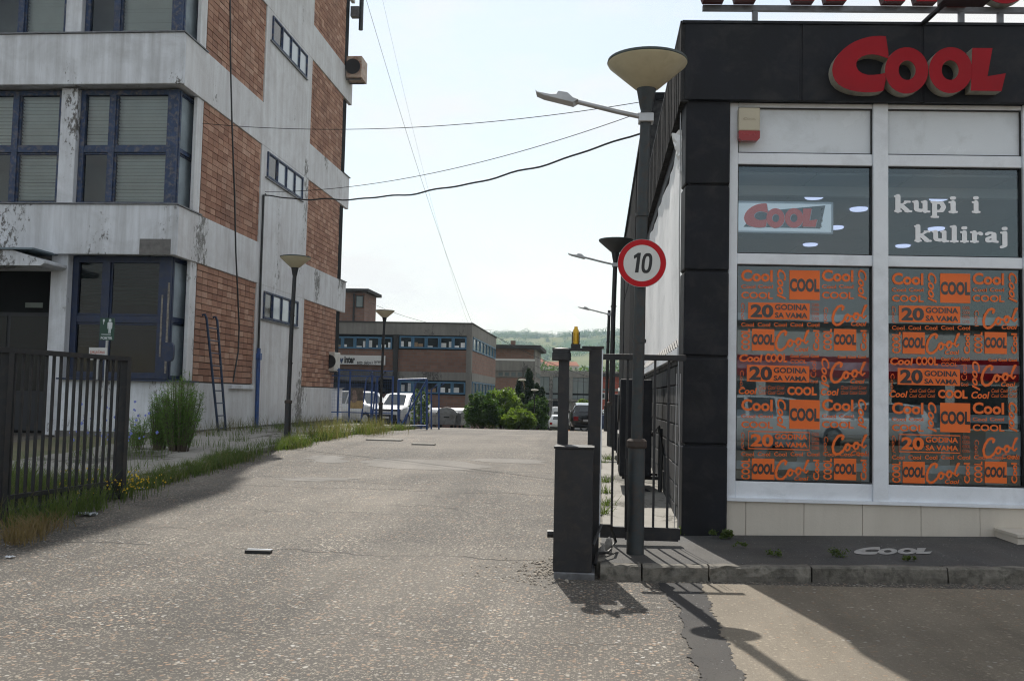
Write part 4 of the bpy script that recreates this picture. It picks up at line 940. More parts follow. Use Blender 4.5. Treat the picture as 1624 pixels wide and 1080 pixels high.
cable('wall_cable', 'thin cable running down the corner of the shop beside the banner', [(.90, 10.93, 5.0), (.905, 10.95, 4.4), (.90, 10.93, 3.6), (.915, 10.95, 2.6), (.91, 10.93, 1.9), (.93, 10.94, 1.0), (.93, 10.93, .2)], .007, M_GALV)
# the taller hall behind the shop
hl = thing('dark_hall', 'taller dark hall adjoining the rear of the shop along the lane', 'building', (1, 32, 0))
def hp(mb, name, m, **kw): return mb.build(name, m, hl, world=True, **kw)
hp(MB().box(1.0, 9, 20.02, 44, -.2, 8.0), 'wall', M_BOARD); hp(MB().box(.93, 9.1, 19.98, 44.1, 8.0, 8.16), 'roof_edge', M_HALLB)
for y0, y1 in ((20.0, 20.5), (26.2, 30), (37.5, 44.0)): hp(MB().box(.955, 1.01, y0, y1, -.2, 8.0), 'pilaster', M_HALLB)
for y0, y1 in ((20.5, 26.2), (30, 37.5)):
    for z0, z1 in ((5.6, 7.99), (2.2, 5.5), (.1, 2.1)):
        for k in range(int((y1-y0)/.4)): hp(MB().box(.975, 1.01, y0+k*.4+.02, y0+k*.4+.38, z0, z1), 'cladding_board', M_BOARD)
# ================================================================== lamps, sign, gate and small street things
M_POLE = mat('dark blue grey pole paint', (.03, .038, .042), .5, .2, .3, 7, dirt=(.075, .04, .022), dirt_amt=.55)
M_POLED = mat('black pole paint', (.018, .02, .022), .5, .2, .3, 7, dirt=(.06, .03, .018), dirt_amt=.5)
M_SHADE = mat('yellowed cream lamp shade', (.50, .45, .31), .45, 0, .08, 3, dirt=(.30, .26, .17), dirt_amt=.35)
M_SHADEW = mat('pale lamp shade', (.48, .46, .38), .5, 0, .08, 3); M_SHADEB = mat('sooty lamp shade', (.05, .05, .05), .6)
M_RIM = mat('greenish rim', (.035, .05, .045), .5)
def lamp(label, x, y, z, shade_m=M_SHADE, bowl=True, arm=True, pole_m=M_POLE, rust=False, k=1.0):
    t = thing('street_lamp', label, 'street lamp', (x, y, z), 0, 'street lamps along the lane')
    MB().lathe((0, 0, -.05), [(.09, 0), (.085, .05), (.082, 1.05), (.075, 1.10), (.058, 1.14)], 18).build('sleeve', pole_m, t, smooth=True)
    MB().tube([(0, 0, 1.05), (.015, 0, 3.0), (.045, 0, 4.42)], [.057, .055, .052], 16).build('pole', pole_m, t, smooth=True)
    MB().lathe((.0, 0, .9), [(.092, .12), (.1, .14), (.098, .19), (.075, .21)], 14).build('collar', mat('rusted collar', (.045, .033, .026), .8), t)
    for zc in (2.05, 3.3): MB().lathe((.012*zc/2, 0, zc), [(.06, 0), (.066, .0), (.066, .035), (.06, .035)], 14).build('band', pole_m, t)
    if bowl:
        MB().lathe((.045, 0, 4.36), [(.052, 0), (.065, .05), (.10, .24), (.06, .26)], 18).build('neck', pole_m, t, smooth=True)
        s = MB().lathe((.05, 0, 4.58), [(.085, .0), (.12, .012), (.385, .245), (.395, .265), (.39, .28)], 40, False).build('shade', shade_m, t, smooth=True)
        MB().lathe((.05, 0, 4.58), [(.394, .266), (.40, .272), (.395, .295), (.30, .315), (.0, .325)], 40, False).build('lid', M_RIM, t, smooth=True)
    if arm:
        MB().tube([(.05, -.04, 4.28), (-.25, -.05, 4.345), (-.66, -.07, 4.445)], .024, 10).build('arm', M_GALV, t, smooth=True)
        MB().box(-.03, .12, -.07, .07, 4.24, 4.33).build('arm_clamp', M_GALV, t, bevel=.01)
        h = MB().poly([[(a*.92, 4.28+(b-4.28)*.84) for a, b in [(-.68, 4.475), (-.74, 4.50), (-.80, 4.56), (-.90, 4.58), (-.92, 4.545), (-1.0, 4.545), (-1.13, 4.575), (-1.15, 4.60), (-1.14, 4.565), (-1.06, 4.525), (-.88, 4.475), (-.74, 4.435)]]], lambda a, b, d: (a, d, b), -.14, .02).build('led_head', M_GALV, t, recalc=True, bevel=.008)
    if k != 1: t.scale = (k,)*3
    return t
LP = Vector((.385, 9.36, .13))
lamp('big near street lamp with a cream cone shade carrying the round speed sign', *LP, arm=True)
lamp('street lamp with a sooty dark cone shade behind the speed sign', .306, 21.98, .45, M_SHADEB, pole_m=M_POLED)
lamp('distant pole with only a slim bracket lamp behind the sooty lamp', .30, 33.2, .30, bowl=False, pole_m=M_POLED)
lamp('cream cone street lamp on the footway beside the office block', -7.322, 21.953, .42, arm=False, pole_m=M_POLED, k=.91)
lamp('street lamp standing in front of the blue wire fence', aty(604, 640, 34.6).x, 34.6, .30, arm=False, pole_m=M_POLED, k=.91)
# speed sign
ss = thing('speed_limit_sign', 'round red rimmed sign with the number 10 on the near lamp pole', 'sign', (LP.x, LP.y, 2.96))
R_ = .237; p0 = aty(1018, 417.5, LP.y-.085)
def disc(r0, r1, d, n=48): return [[(p0.x+r1*math.cos(2*math.pi*k/n), p0.z+r1*math.sin(2*math.pi*k/n)) for k in range(n)]]+([[(p0.x+r0*math.cos(2*math.pi*k/n), p0.z+r0*math.sin(2*math.pi*k/n)) for k in range(n)]] if r0 else [])
pl = lambda a, b, d: (a, LP.y-.085+d, b)
MB().poly(disc(0, R_, 0), pl, .0, .012).build('plate', M_GALV, ss, world=True, recalc=True)
MB().poly(disc(R_*.76, R_*.985, 0), pl, -.003).build('red_ring', mat('sign red', (.45, .004, .010), .5, 0, .08, spec=.25), ss, world=True, recalc=False)
MB().poly(disc(0, R_*.755, 0), pl, -.0025).build('white_field', mat('sign white', (.62, .63, .62), .45, 0, .05, 4, dirt=(.45, .44, .4), dirt_amt=.4), ss, world=True)
mb = MB(); s_ = R_*.76; q = lambda a, b, d: (p0.x+a*s_, LP.y-.085-.004+d, p0.z+b*s_)
mb.poly([[(-.37, -.52), (-.18, -.52), (-.06, .56), (-.22, .56), (-.44, .40), (-.43, .22), (-.27, .32)]], q, 0)
def rr_(cx, cy, hx, hy, n=32, e=2.6, sl=.10): return [(cx+hx*math.copysign(abs(math.cos(t))**(2/e), math.cos(t))+sl*(hy*math.copysign(abs(math.sin(t))**(2/e), math.sin(t))), cy+hy*math.copysign(abs(math.sin(t))**(2/e), math.sin(t))) for t in [2*math.pi*k/n for k in range(n)]]
mb.poly([rr_(.27, .0, .28, .55), rr_(.27, .0, .115, .38)], q, 0)
mb.build('numerals', M_CABLE, ss, world=True)
MB().box(p0.x-.012, p0.x+.07, LP.y-.075, LP.y-.02, p0.z-.12, p0.z-.08).box(p0.x-.012, p0.x+.07, LP.y-.075, LP.y-.02, p0.z+.08, p0.z+.12).build('bracket', M_GALV, ss, world=True)
# gate machine, posts, beacon, leaf
M_IRON = mat('charcoal painted steel', (.015, .016, .019), .55, .1, .35, 5, dirt=(.06, .045, .036), dirt_amt=.5)
cb = thing('gate_cabinet', 'charcoal gate operator cabinet on a low plinth at the lane edge', 'cabinet', (-.21, 8.63, 0))
a0, a1 = aty(878.5, 800, 8.63).x, aty(940, 800, 8.63).x; zt = aty(905, 708, 8.63).z
MB().box(a0, a1, 8.63, 9.0, .06, zt-.02).build('housing', M_IRON, cb, world=True, bevel=.008)
MB().box(a0-.01, a1+.01, 8.62, 9.01, zt-.022, zt).build('lid', M_IRON, cb, world=True, bevel=.006)
MB().box(a0+.01, a1+.03, 8.61, 9.05, -.02, .062).build('plinth', M_METAL, cb, world=True, bevel=.01)
MB().tube([(a0-.06, 8.75, .38), (a0+.02, 8.75, .38)], .035, 8).build('cable_gland', M_IRON, cb, world=True)
gp = thing('gate_post', 'slim charcoal gate post topped by a flat round drum', 'post', (-.33, 9.12, 0)); x0, x1 = aty(885, 650, 9.12).x, aty(901.5, 650, 9.12).x
MB().box(x0, x1, 9.07, 9.17, 0, aty(890, 571, 9.12).z).build('shaft', M_IRON, gp, world=True)
c_ = aty(890.5, 572, 9.12); MB().lathe((c_.x, 9.12, c_.z), [(.0, 0), (.088, 0), (.092, .004), (.092, .075), (.088, .08), (.0, .08)], 24, False).build('drum', M_IRON, gp, world=True, smooth=True)
MB().lathe((c_.x, 9.12, c_.z+.083), [(.0, 0), (.085, 0), (.085, .03), (.06, .04), (.0, .042)], 24, False).build('cap', M_IRON, gp, world=True, smooth=True)
wp = thing('gate_pillar', 'wide charcoal steel pillar beside the gate cabinet with a swing arm on top', 'post', (-.04, 9.25, 0)); x0, x1 = aty(933, 650, 9.25).x, aty(953, 650, 9.25).x; zt2 = aty(943, 553, 9.25).z
MB().box(x0, x1, 9.18, 9.32, 0, zt2).build('shaft', M_IRON, wp, world=True, bevel=.006)
MB().box(x1, x1+.012, 9.19, 9.31, .3, zt2-.02).build('pale_strip', M_ALU, wp, world=True)  # thin pale strip along the right edge of the pillar
MB().box(c_.x-.09, x0+.02, 9.1, 9.2, zt2-.03, zt2-.005).box(x0-.07, x1+.02, 9.17, 9.33, zt2+.001, zt2+.02).build('swing_arm', M_IRON, wp, world=True)
bc = thing('warning_beacon', 'yellow warning beacon standing on the gate swing arm', 'beacon', (-.2, 9.16, zt2)); c2 = aty(913, 548, 9.15)
MB().box(c2.x-.045, c2.x+.045, 9.11, 9.19, zt2-.004, zt2+.035).build('base', M_CABLE, bc, world=True)
MB().lathe((c2.x, 9.15, zt2+.03), [(.035, 0), (.035, .02), (.029, .025), (.028, .14), (.018, .155), (.016, .175), (.0, .178)], 14).build('lens', mat('amber lens', (.62, .36, .006), .25, 0, .06), bc, world=True, smooth=True)
for s in (-1, 1): MB().box(c2.x+s*.033-.005, c2.x+s*.033+.005, 9.11, 9.13, zt2+.035, zt2+.15).build('guard', M_CABLE, bc, world=True)
gl = thing('gate_leaf', 'charcoal barred gate leaf between the wide pillar and the shop corner', 'gate', (.45, 9.9, .13)); YG = 9.9
MB().box(aty(956, 566, YG).x, .9, YG-.03, YG+.03, aty(1000, 571, YG).z, aty(1000, 562, YG).z).build('top_rail', M_IRON, gl, world=True, bevel=.004)
za, zb_ = aty(1000, 853, YG).z, aty(1000, 835, YG).z
MB().box(aty(950, 840, YG).x, .86, YG-.035, YG+.035, za, zb_).build('bottom_rail', M_IRON, gl, world=True, bevel=.004)
MB().box(.3, .84, YG-.05, YG-.036, za-.012, zb_+.006).build('bottom_rail_plate', M_IRON, gl, world=True)
for px in (972, 994, 1016, 1037.5, 1059.5): x = aty(px, 700, YG).x; MB().box(x-.012, x+.012, YG-.012, YG+.012, zb_, aty(px, 571, YG).z).build('bar', M_IRON, gl, world=True)
for px in (1071, 1077): x = aty(px, 700, YG).x; MB().tube([(x, YG, zb_-.05), (x+.004, YG, 1.9)], .004, 5).build('tension_wire', M_GALV, gl, world=True)
cable('loose_cable', 'black cable lying in loops at the foot of the gate cabinet', [(-.02, 9.0, .25), (.05, 9.15, .42), (.14, 9.3, .40), (.2, 9.5, .22), (.12, 9.2, .16), (.02, 9.0, .18), (.0, 8.85, .1)], .016)
cable('conduit_loop', 'black conduit looping along the sleeve of the near street lamp', [(.30, 9.3, .75), (.285, 9.27, .9), (.28, 9.27, 1.05), (.295, 9.28, .55), (.30, 9.3, .35)], .02)
# rubble beside the cabinet
M_RUB = mat('broken concrete', (.25, .24, .225), .9, 0, .3, 12, bmp=.8, bscale=40)
for k, (px, py, sx, sy, sz, lab) in enumerate(((949, 905, .09, .07, .26, 'tall pale concrete lump leaning beside the gate cabinet'), (960, 900, .08, .1, .30, 'dark concrete lump wedged against the kerb end by the cabinet'), (955, 912, .1, .08, .09, 'small concrete lump lying at the cabinet foot'), (946, 880, .07, .06, .12, 'small concrete lump behind the tall pale one'))):
    p = ong(px, py); bm = bmesh.new(); bmesh.ops.create_icosphere(bm, subdivisions=2, radius=.5)
    for v in bm.verts: v.co *= random.uniform(.82, 1.12); v.co = Vector((v.co.x*sx, v.co.y*sy, (v.co.z+.42)*sz))
    me = bpy.data.meshes.new('rubble'); bm.to_mesh(me); bm.free(); me.materials.append(M_RUB); o = bpy.data.objects.new('rubble', me); COL.objects.link(o)
    o.location = (p.x, p.y+.1, ground(p.x, p.y)); o.rotation_euler = (.1*k, .18-.1*k, k); tag(o, lab, 'rubble', 'rubble beside the gate cabinet')
def pebbles(name, cx, cy, rx, ry, n, smin, smax, m):
    V = []; Fq = []
    for _ in range(n):
        a = random.random()*6.283; r = random.random()**.7; x = cx+rx*r*math.cos(a); y = cy+ry*r*math.sin(a); s = random.uniform(smin, smax); o = len(V); z = ground(x, y)
        for zz_, rr2 in ((-.2, .7), (.35, 1), (.8, .55)):
            for k in range(5): t = 6.283*k/5+zz_; q = random.uniform(.75, 1.2); V.append((x+s*rr2*q*math.cos(t), y+s*rr2*q*math.sin(t), z+s*zz_))
        for j in range(2):
            for k in range(5): Fq.append((o+j*5+k, o+j*5+(k+1) % 5, o+(j+1)*5+(k+1) % 5, o+(j+1)*5+k))
        Fq.append((o+10, o+11, o+12, o+13)); Fq.append((o+10, o+13, o+14, o+14))
    me = bpy.data.meshes.new(name); me.from_pydata(V, [], [tuple(dict.fromkeys(f)) for f in Fq]); me.materials.append(m); o = bpy.data.objects.new(name, me); COL.objects.link(o); tag(o, kind='stuff')
M_GRAV = mat('gravel', (.36, .32, .27), .9, 0, .45, 22, bmp=.4, bscale=60)
pebbles('gravel', -.46, 8.95, .26, .75, 200, .006, .022, M_GRAV); pebbles('gravel', -.7, 8.9, .6, 1.0, 90, .005, .014, M_GRAV)
# things lying on the lane
p = ong(410, 877); t = thing('metal_channel', 'short dark metal channel with a pale edge lying across the lane crack', 'debris', p, .06)
MB().box(-.13, .13, -.04, .04, .0, .034).build('web', M_CABLE, t, bevel=.004); MB().box(-.12, .13, .012, .04, .0345, .039).build('edge', M_ALU, t)
for (q, w, l, lab) in (((610, 698.5), .9, .35, 'pale concrete slab lying flat on the lane by the dry weeds'), ((672, 705.5), .55, .25, 'thin pale board lying flat in the middle of the lane')):
    p = ong(*q); tag(MB().box(p.x-w/2, p.x+w/2, p.y-l/2, p.y+l/2, p.z-.02, p.z+.035).build('flat_slab', M_SLAB, bevel=.01), lab, 'slab')
M_LIT = mat('crumpled pale plastic', (.45, .48, .52), .35, 0, .3, 8)
for q, s, lab in (((140, 818), .10, 'crumpled silver wrapper lying below the gate fence'), ((118, 815), .07, 'grey paper scrap left of the silver wrapper'), ((222, 776), .06, 'white paper scrap by the flowering weeds'), ((25, 862), .05, 'white paper scrap at the brown tuft'), ((16, 885), .04, 'small white scrap in the shade on the lane')):
    p = ong(*q); mb = MB(); n = 6
    for j in range(n):
        for i in range(n): mb.v.append((p.x+s*(i/(n-1)-.5)*2+random.uniform(-.2, .2)*s, p.y+s*(j/(n-1)-.5)*1.4+random.uniform(-.2, .2)*s, p.z+.008+random.uniform(0, .45)*s))
    for j in range(n-1):
        for i in range(n-1): a = j*n+i; mb.f.append((a, a+1, a+n+1, a+n))
    tag(mb.build('litter', M_LIT), lab, 'litter', 'litter on the lane')
# left fence leaf, standing open along the lane
fc = thing('barred_gate', 'dark barred steel gate leaf standing open along the left lane edge', 'gate', (-6.6, 12.8, 0))
GA, GB = Vector((-6.60, 12.72, 0)), Vector((-7.02, 8.2, 0)); gd = (GB-GA); gl_ = gd.length; gd.normalize(); gx = Vector((-gd.y, gd.x, 0))
zt_, zb1, zb2 = aty(190, 572, 12.75).z, aty(190, 763, 12.75).z, aty(190, 784, 12.75).z
def gpt(s, z, o=0): p = GA+gd*s+gx*o; return (p.x, p.y, z)
for s, w in ((0, .11), (2.35, .10), (4.4, .1)): MB().bar(gpt(s, .02), gpt(s, zt_), w).build('post', M_IRON, fc, world=True)
MB().bar(gpt(-.05, zt_+.025), gpt(gl_, zt_+.025), .09, .06).build('top_rail', M_IRON, fc, world=True)
MB().bar(gpt(.05, zb1), gpt(gl_, zb1), .05, .05).build('middle_rail', M_IRON, fc, world=True); MB().bar(gpt(.05, zb2-.0), gpt(gl_, zb2), .06, .07).build('bottom_rail', M_IRON, fc, world=True)
s = .16
while s < gl_:
    if min(abs(s-2.35), abs(s-4.4)) > .08: MB().bar(gpt(s, zb2-.02), gpt(s, zt_), .030).build('bar', M_IRON, fc, world=True)
    s += .137
p = aty(155, 561, 12.2); nt_ = thing('notice_plate', 'white notice plate lettered ZAKLJUČANO on top of the barred gate', 'sign', (p.x, 12.2, p.z))
w, h = .122, .083; MB().box(-w, w, -.006, .006, -h, h).build('plate', mat('white plate', (.62, .63, .62), .5), nt_)
mb = MB(); put_text(mb, 'ZAKLJUČANO', -w*.88, -h*.1, w*.86, h*.62, FS, -.0075, .02, 0); mb.build('lettering', mat('red print', (.45, .10, .06), .5), nt_)
MB().box(-.015, .015, .006, .02, -.35, h).build('stay', M_GALV, nt_)
# outdoor units on the shop side
def heat_pump(label, y, z0, z1):
    t = thing('heat_pump', label, 'outdoor unit', (.57, y, z0), 0, 'outdoor units along the shop wall'); h = z1-z0
    MB().box(-.24, .22, 0, 1.0, 0, h).build('casing', M_BLACK, t, bevel=.015)
    for k in range(2): MB().lathe((0, 0, 0), [(0, 0), (.26, 0), (.26, .02), (0, .02)], 20, False).build('fan_grille', M_IRON, t).matrix_local = Matrix.Translation((-.245, .5, h*(.28+.45*k))) @ Matrix.Rotation(math.radians(-90), 4, 'Y')
    for yy in (.15, .85): MB().bar((-.2, yy, -.025), (.36, yy, -.025), .045).bar((.34, yy, -.3), (-.1, yy, -.05), .03).build('bracket', M_IRON, t)
    MB().bar((.36, .15, -.35), (.36, .15, h*.5), .06).build('wall_rail', M_IRON, t)
    for k in range(3): MB().tube([(.23, .1+.05*k, h*.42), (.33, .06+.05*k, h*.52), (.38, .08+.04*k, h*.3), (.37, .1+.04*k, .0), (.36, .12, -.3)], .022, 6).build('hose', M_CABLE, t)
    return t
hp1 = heat_pump('big black outdoor unit on wall brackets behind the barred gate leaf', 14.0, .50, 1.92)
heat_pump('second black outdoor unit farther along the shop wall', 18.6, .62, 1.72)
# overhead lines
HC = Vector((.985, 19.96, 0)); hz_ = lambda py: aty(1016, py, 19.96).z          # bracket on the front corner of the taller hall
cable('service_cable', 'thick twisted black service cable sagging from the office block to the dark hall', sagline((-10.1, 27.4, 7.50), (HC.x, HC.y, hz_(205)), .62, 60, .035), .021)
cable('service_wire', 'thin wire just above the thick service cable across the lane', sagline((-10.1, 27.4, 7.62), (HC.x, HC.y, hz_(174)), .45, 30), .008)
cable('high_wire', 'thin high wire from the office block pillar to the dark hall corner', sagline((-10.19, 23.0, 8.42), (HC.x, HC.y, hz_(160)), .35, 30), .008)
# ================================================================== far buildings
def brickmat(name, a, b_, mort, sc=1.0):
    m, nt, b = nodes_of(name); v = coords(nt, 'pos')
    sp = N(nt, 'SeparateXYZ'); L(nt, v, sp.inputs[0]); cx = N(nt, 'CombineXYZ'); L(nt, mth(nt, 'ADD', sp.outputs[0], sp.outputs[1]), cx.inputs[0]); L(nt, sp.outputs[2], cx.inputs[1])
    br = N(nt, 'TexBrick'); br.inputs['Color1'].default_value = (*a, 1); br.inputs['Color2'].default_value = (*b_, 1); br.inputs['Mortar'].default_value = (*mort, 1)
    br.inputs['Scale'].default_value = sc; br.inputs['Brick Width'].default_value = .42; br.inputs['Row Height'].default_value = .2; br.inputs['Mortar Size'].default_value = .018; L(nt, cx.outputs[0], br.inputs['Vector'])
    col = mixc(nt, ramp(nt, noise(nt, v, .5, 6, .65), [(.4, 0.), (.75, .5)]), br.outputs[0], shade(a, .5)); L(nt, col, b.inputs['Base Color']); b.inputs['Roughness'].default_value = .9; return m
M_FBRICK = brickmat('far red brick', (.185, .098, .070), (.24, .135, .10), (.17, .14, .12)); M_CONC = weathered('far grey concrete', (.23, .22, .20), (.12, .115, .105), (.09, .085, .08), .3, .6)
M_LBLUE = mat('light blue window paint', (.05, .14, .23), .5, 0, .2, 2); M_FGLASS = mat('far dark glass', (.035, .042, .045), .06, 0, .5, .6); M_ROOFD = mat('dark roof felt', (.035, .033, .032), .9)
M_FBLUE = mat('blue sheet door', (.012, .035, .11), .5); M_LGLASS = mat('pale clouded glazing', (.14, .17, .17), .15, 0, .3, .3)
def fpart(t): return lambda mb, name, m, parent=None, **kw: mb.build(name, m, parent or t, world=True, **kw)
def strip(P, Y, px0, px1, py0, py1, n, mf=M_LBLUE, mg=M_FGLASS, fw=.09, clutter=0):
    a, b_ = aty(px0, py0, Y), aty(px1, py1, Y); x0, x1, z1, z0 = a.x, b_.x, a.z, b_.z; w = (x1-x0)/n
    for k in range(n):
        mb = MB(); c, d = x0+w*k, x0+w*(k+1)-.01
        mb.box(c, d, Y-.06, Y+.1, z0, z0+fw).box(c, d, Y-.06, Y+.1, z1-fw, z1).box(c, c+fw, Y-.06, Y+.1, z0+fw, z1-fw).box(d-fw, d, Y-.06, Y+.1, z0+fw, z1-fw)
        wf = P(mb, 'window', mf); P(MB().box(c+fw, d-fw, Y+.02, Y+.04, z0+fw, z1-fw), 'pane', mg, wf)
        if clutter:
            mb = MB(); x = c+fw
            while x < d-fw-.12: ww = random.uniform(.12, .35); mb.box(x, min(x+ww, d-fw), Y+.0, Y+.018, z0+fw, z0+fw+random.uniform(.1, clutter)*(z1-z0)); x += ww+random.uniform(.03, .3)
            P(mb, 'sill_clutter', random.choice((M_WHITEP, M_CART, M_SHELF)), wf)
YW = 56.0; wh = thing('warehouse', 'concrete and red brick workshop with light blue strip windows behind the blue fence', 'building', (-12, YW, -.4)); W = fpart(wh)
xl, xr = aty(470, 560, YW).x, aty(748, 560, YW).x; ye = 69.5
Zt = aty(700, 513, YW).z; zs = {k: aty(690, k, YW).z for k in (532, 555, 590, 603, 626)}
W(MB().box(xl, xr-.15, YW+.36, ye-.1, -1.6, Zt-.2), 'core', M_DARK)
W(MB().box(xl, xr, YW, YW+.12, zs[532], Zt).box(xr-.12, xr, YW+.12, ye, zs[532], Zt), 'parapet', M_CONC); W(MB().box(xl, xr+.05, YW-.05, ye, Zt, Zt+.06), 'roof_edge', M_ROOFD)
W(MB().box(xl, xr-.32, YW+.02, YW+.12, zs[590], zs[555]), 'brick_panel', M_FBRICK); W(MB().box(xr-.1, xr-.02, YW+.35, ye, zs[590], zs[555]), 'brick_panel', M_FBRICK)
W(MB().box(xl, xr-.32, YW, YW+.12, zs[603], zs[590]).box(xr-.12, xr, YW+.12, ye, zs[603], zs[590]), 'concrete_band', M_CONC)
W(MB().box(xl, xr-.32, YW+.02, YW+.12, -1.6, zs[626]), 'brick_panel', M_FBRICK); W(MB().box(xr-.1, xr-.02, YW+.35, ye, -1.6, zs[626]), 'brick_panel', M_FBRICK)
W(MB().box(xr-.32, xr, YW-.01, YW+.35, -1.6, zs[532]), 'corner_pillar', M_CONC); u = aty(628, 560, YW).x; W(MB().box(u-.14, u+.14, YW-.15, YW+.02, -1.6, zs[532]), 'rain_pipe', M_ROOFD)
strip(W, YW, 505, 622, 533, 554, 6, clutter=.6); strip(W, YW, 634, 740, 533, 554, 5, clutter=.5); strip(W, YW, 634, 738, 604, 625.5, 5, clutter=.8)
for (za, zb__) in ((zs[555]+.03, zs[532]-.02), (zs[626]+.03, zs[603]-.02)):
    for k in range(7):
        y0 = YW+.6+k*1.8; wf = W(MB().box(xr-.1, xr+.02, y0, y0+1.75, za, za+.08).box(xr-.1, xr+.02, y0, y0+1.75, zb__-.08, zb__).box(xr-.1, xr+.02, y0, y0+.07, za+.08, zb__-.08).box(xr-.1, xr+.02, y0+1.68, y0+1.75, za+.08, zb__-.08), 'window', M_LBLUE)
        W(MB().box(xr-.06, xr-.04, y0+.07, y0+1.68, za+.08, zb__-.08), 'pane', M_LGLASS, wf)
a, b_ = aty(520, 583, YW), aty(612, 603, YW)
W(MB().add([(a.x, YW-2.2, b_.z), (b_.x, YW-2.2, b_.z-.1), (b_.x, YW, a.z-.12), (a.x, YW, a.z), (a.x, YW-2.2, b_.z-.1), (b_.x, YW-2.2, b_.z-.2), (b_.x, YW, a.z-.22), (a.x, YW, a.z-.1)], [(0, 1, 2, 3), (7, 6, 5, 4), (0, 4, 5, 1), (1, 5, 6, 2), (2, 6, 7, 3), (3, 7, 4, 0)]), 'porch_roof', M_ROOFD)
W(MB().box(aty(520, 620, YW).x, aty(600, 620, YW).x, YW-.05, YW+.02, -1.0, b_.z-.25), 'blue_shutter', M_FBLUE)
wsn = thing('workshop_sign', 'long white workshop sign with a blue w and small black words under the strip windows', 'sign', (-14, YW-.1, 3)); a, b_ = aty(516, 562.5, YW-.1), aty(611, 579, YW-.1)
MB().box(a.x, b_.x, YW-.16, YW-.08, b_.z, a.z).build('panel', M_WHITEP, wsn, world=True); fy = lambda p, q, d: (p, YW-.161-d, q)
def sgt(s, x0, y0, x1, y1, m, bold): mb = MB(); p, q = aty(x0, y1, YW-.16), aty(x1, y0, YW-.16); put_text(mb, s, p.x, p.z, q.x, q.z, fy, .004, bold); mb.build('lettering', m, wsn, world=True)
sgt('w', 536, 568, 545, 576, M_FBLUE, .05); sgt('inter', 546, 565, 563, 576, M_CABLE, .05); [sgt(s, a, 572.5, b, 577.5, M_CABLE, .02) for s, a, b in (('auto', 566, 575), ('delovi', 577, 589), ('oprema', 593, 607))]; sgt('i', 590.3, 573, 591.2, 577, M_CABLE, .02)
# brick stair tower
YT = 66; tw = thing('stair_tower', 'small brick rooftop tower with a dark overhanging roof above the workshop', 'building', (-17.5, YT, 4)); T_ = fpart(tw)
a, b_ = aty(535, 463, YT), aty(577, 515, YT); T_(MB().box(a.x-2, b_.x, YT, YT+3.5, 4.5, a.z), 'brick_walls', M_FBRICK); T_(MB().box(a.x-2.2, b_.x+.35, YT-.35, YT+3.8, a.z, a.z+.22), 'roof', M_ROOFD)
a, b_ = aty(566, 470, YT), aty(575, 487, YT); wf = T_(MB().box(a.x-.06, b_.x+.06, YT-.04, YT+.02, b_.z-.06, a.z+.06), 'window', M_ROOFD); T_(MB().box(a.x, b_.x, YT-.06, YT-.041, b_.z, a.z), 'pane', M_LGLASS, wf)
a = aty(562, 466, YT); T_(MB().box(a.x-.06, a.x+.06, YT-.1, YT, 4.5, a.z), 'rain_pipe', M_ROOFD)
# brick building beyond the conifers
Y2 = 80; b2 = thing('brick_annex', 'brick and concrete building with a flat dark roof left of the conifers', 'building', (-8, Y2, -1)); Q = fpart(b2)
a, b_ = aty(784, 550, Y2), aty(846, 680, Y2); zz2 = {k: aty(815, k, Y2).z for k in (553, 569, 572, 588, 599, 617)}
Q(MB().box(a.x, b_.x, Y2+.1, Y2+8, -2, zz2[553]), 'core', M_CONC); Q(MB().box(a.x-.4, b_.x+.5, Y2-.5, Y2+8.4, zz2[553], zz2[553]+.3), 'roof', M_ROOFD)
Q(MB().box(a.x+.1, b_.x-.1, Y2+.04, Y2+.1, zz2[569], zz2[553]), 'brick_panel', M_FBRICK); Q(MB().box(a.x, b_.x, Y2, Y2+.1, zz2[572], zz2[569]), 'sill', M_WHITEP)
Q(MB().box(a.x, b_.x, Y2+.02, Y2+.1, zz2[588], zz2[572]), 'concrete_band', M_CONC); Q(MB().box(a.x+.1, b_.x-.1, Y2+.04, Y2+.1, zz2[617], zz2[599]), 'brick_panel', M_FBRICK)
strip(Q, Y2+.05, 789, 840, 588.5, 598.5, 5, M_CONC, M_LGLASS, .08); Q(MB().box(a.x+1.2, a.x+1.6, Y2+2, Y2+2.4, zz2[553]+.3, zz2[553]+.8), 'chimney', M_FBRICK)
for k in range(4): wf = Q(MB().box(b_.x, b_.x+.06, Y2+1+k*1.6, Y2+2.4+k*1.6, zz2[599], zz2[588]), 'window', M_CONC); Q(MB().box(b_.x+.061, b_.x+.075, Y2+1.08+k*1.6, Y2+2.32+k*1.6, zz2[599]+.08, zz2[588]-.08), 'pane', M_LGLASS, wf)
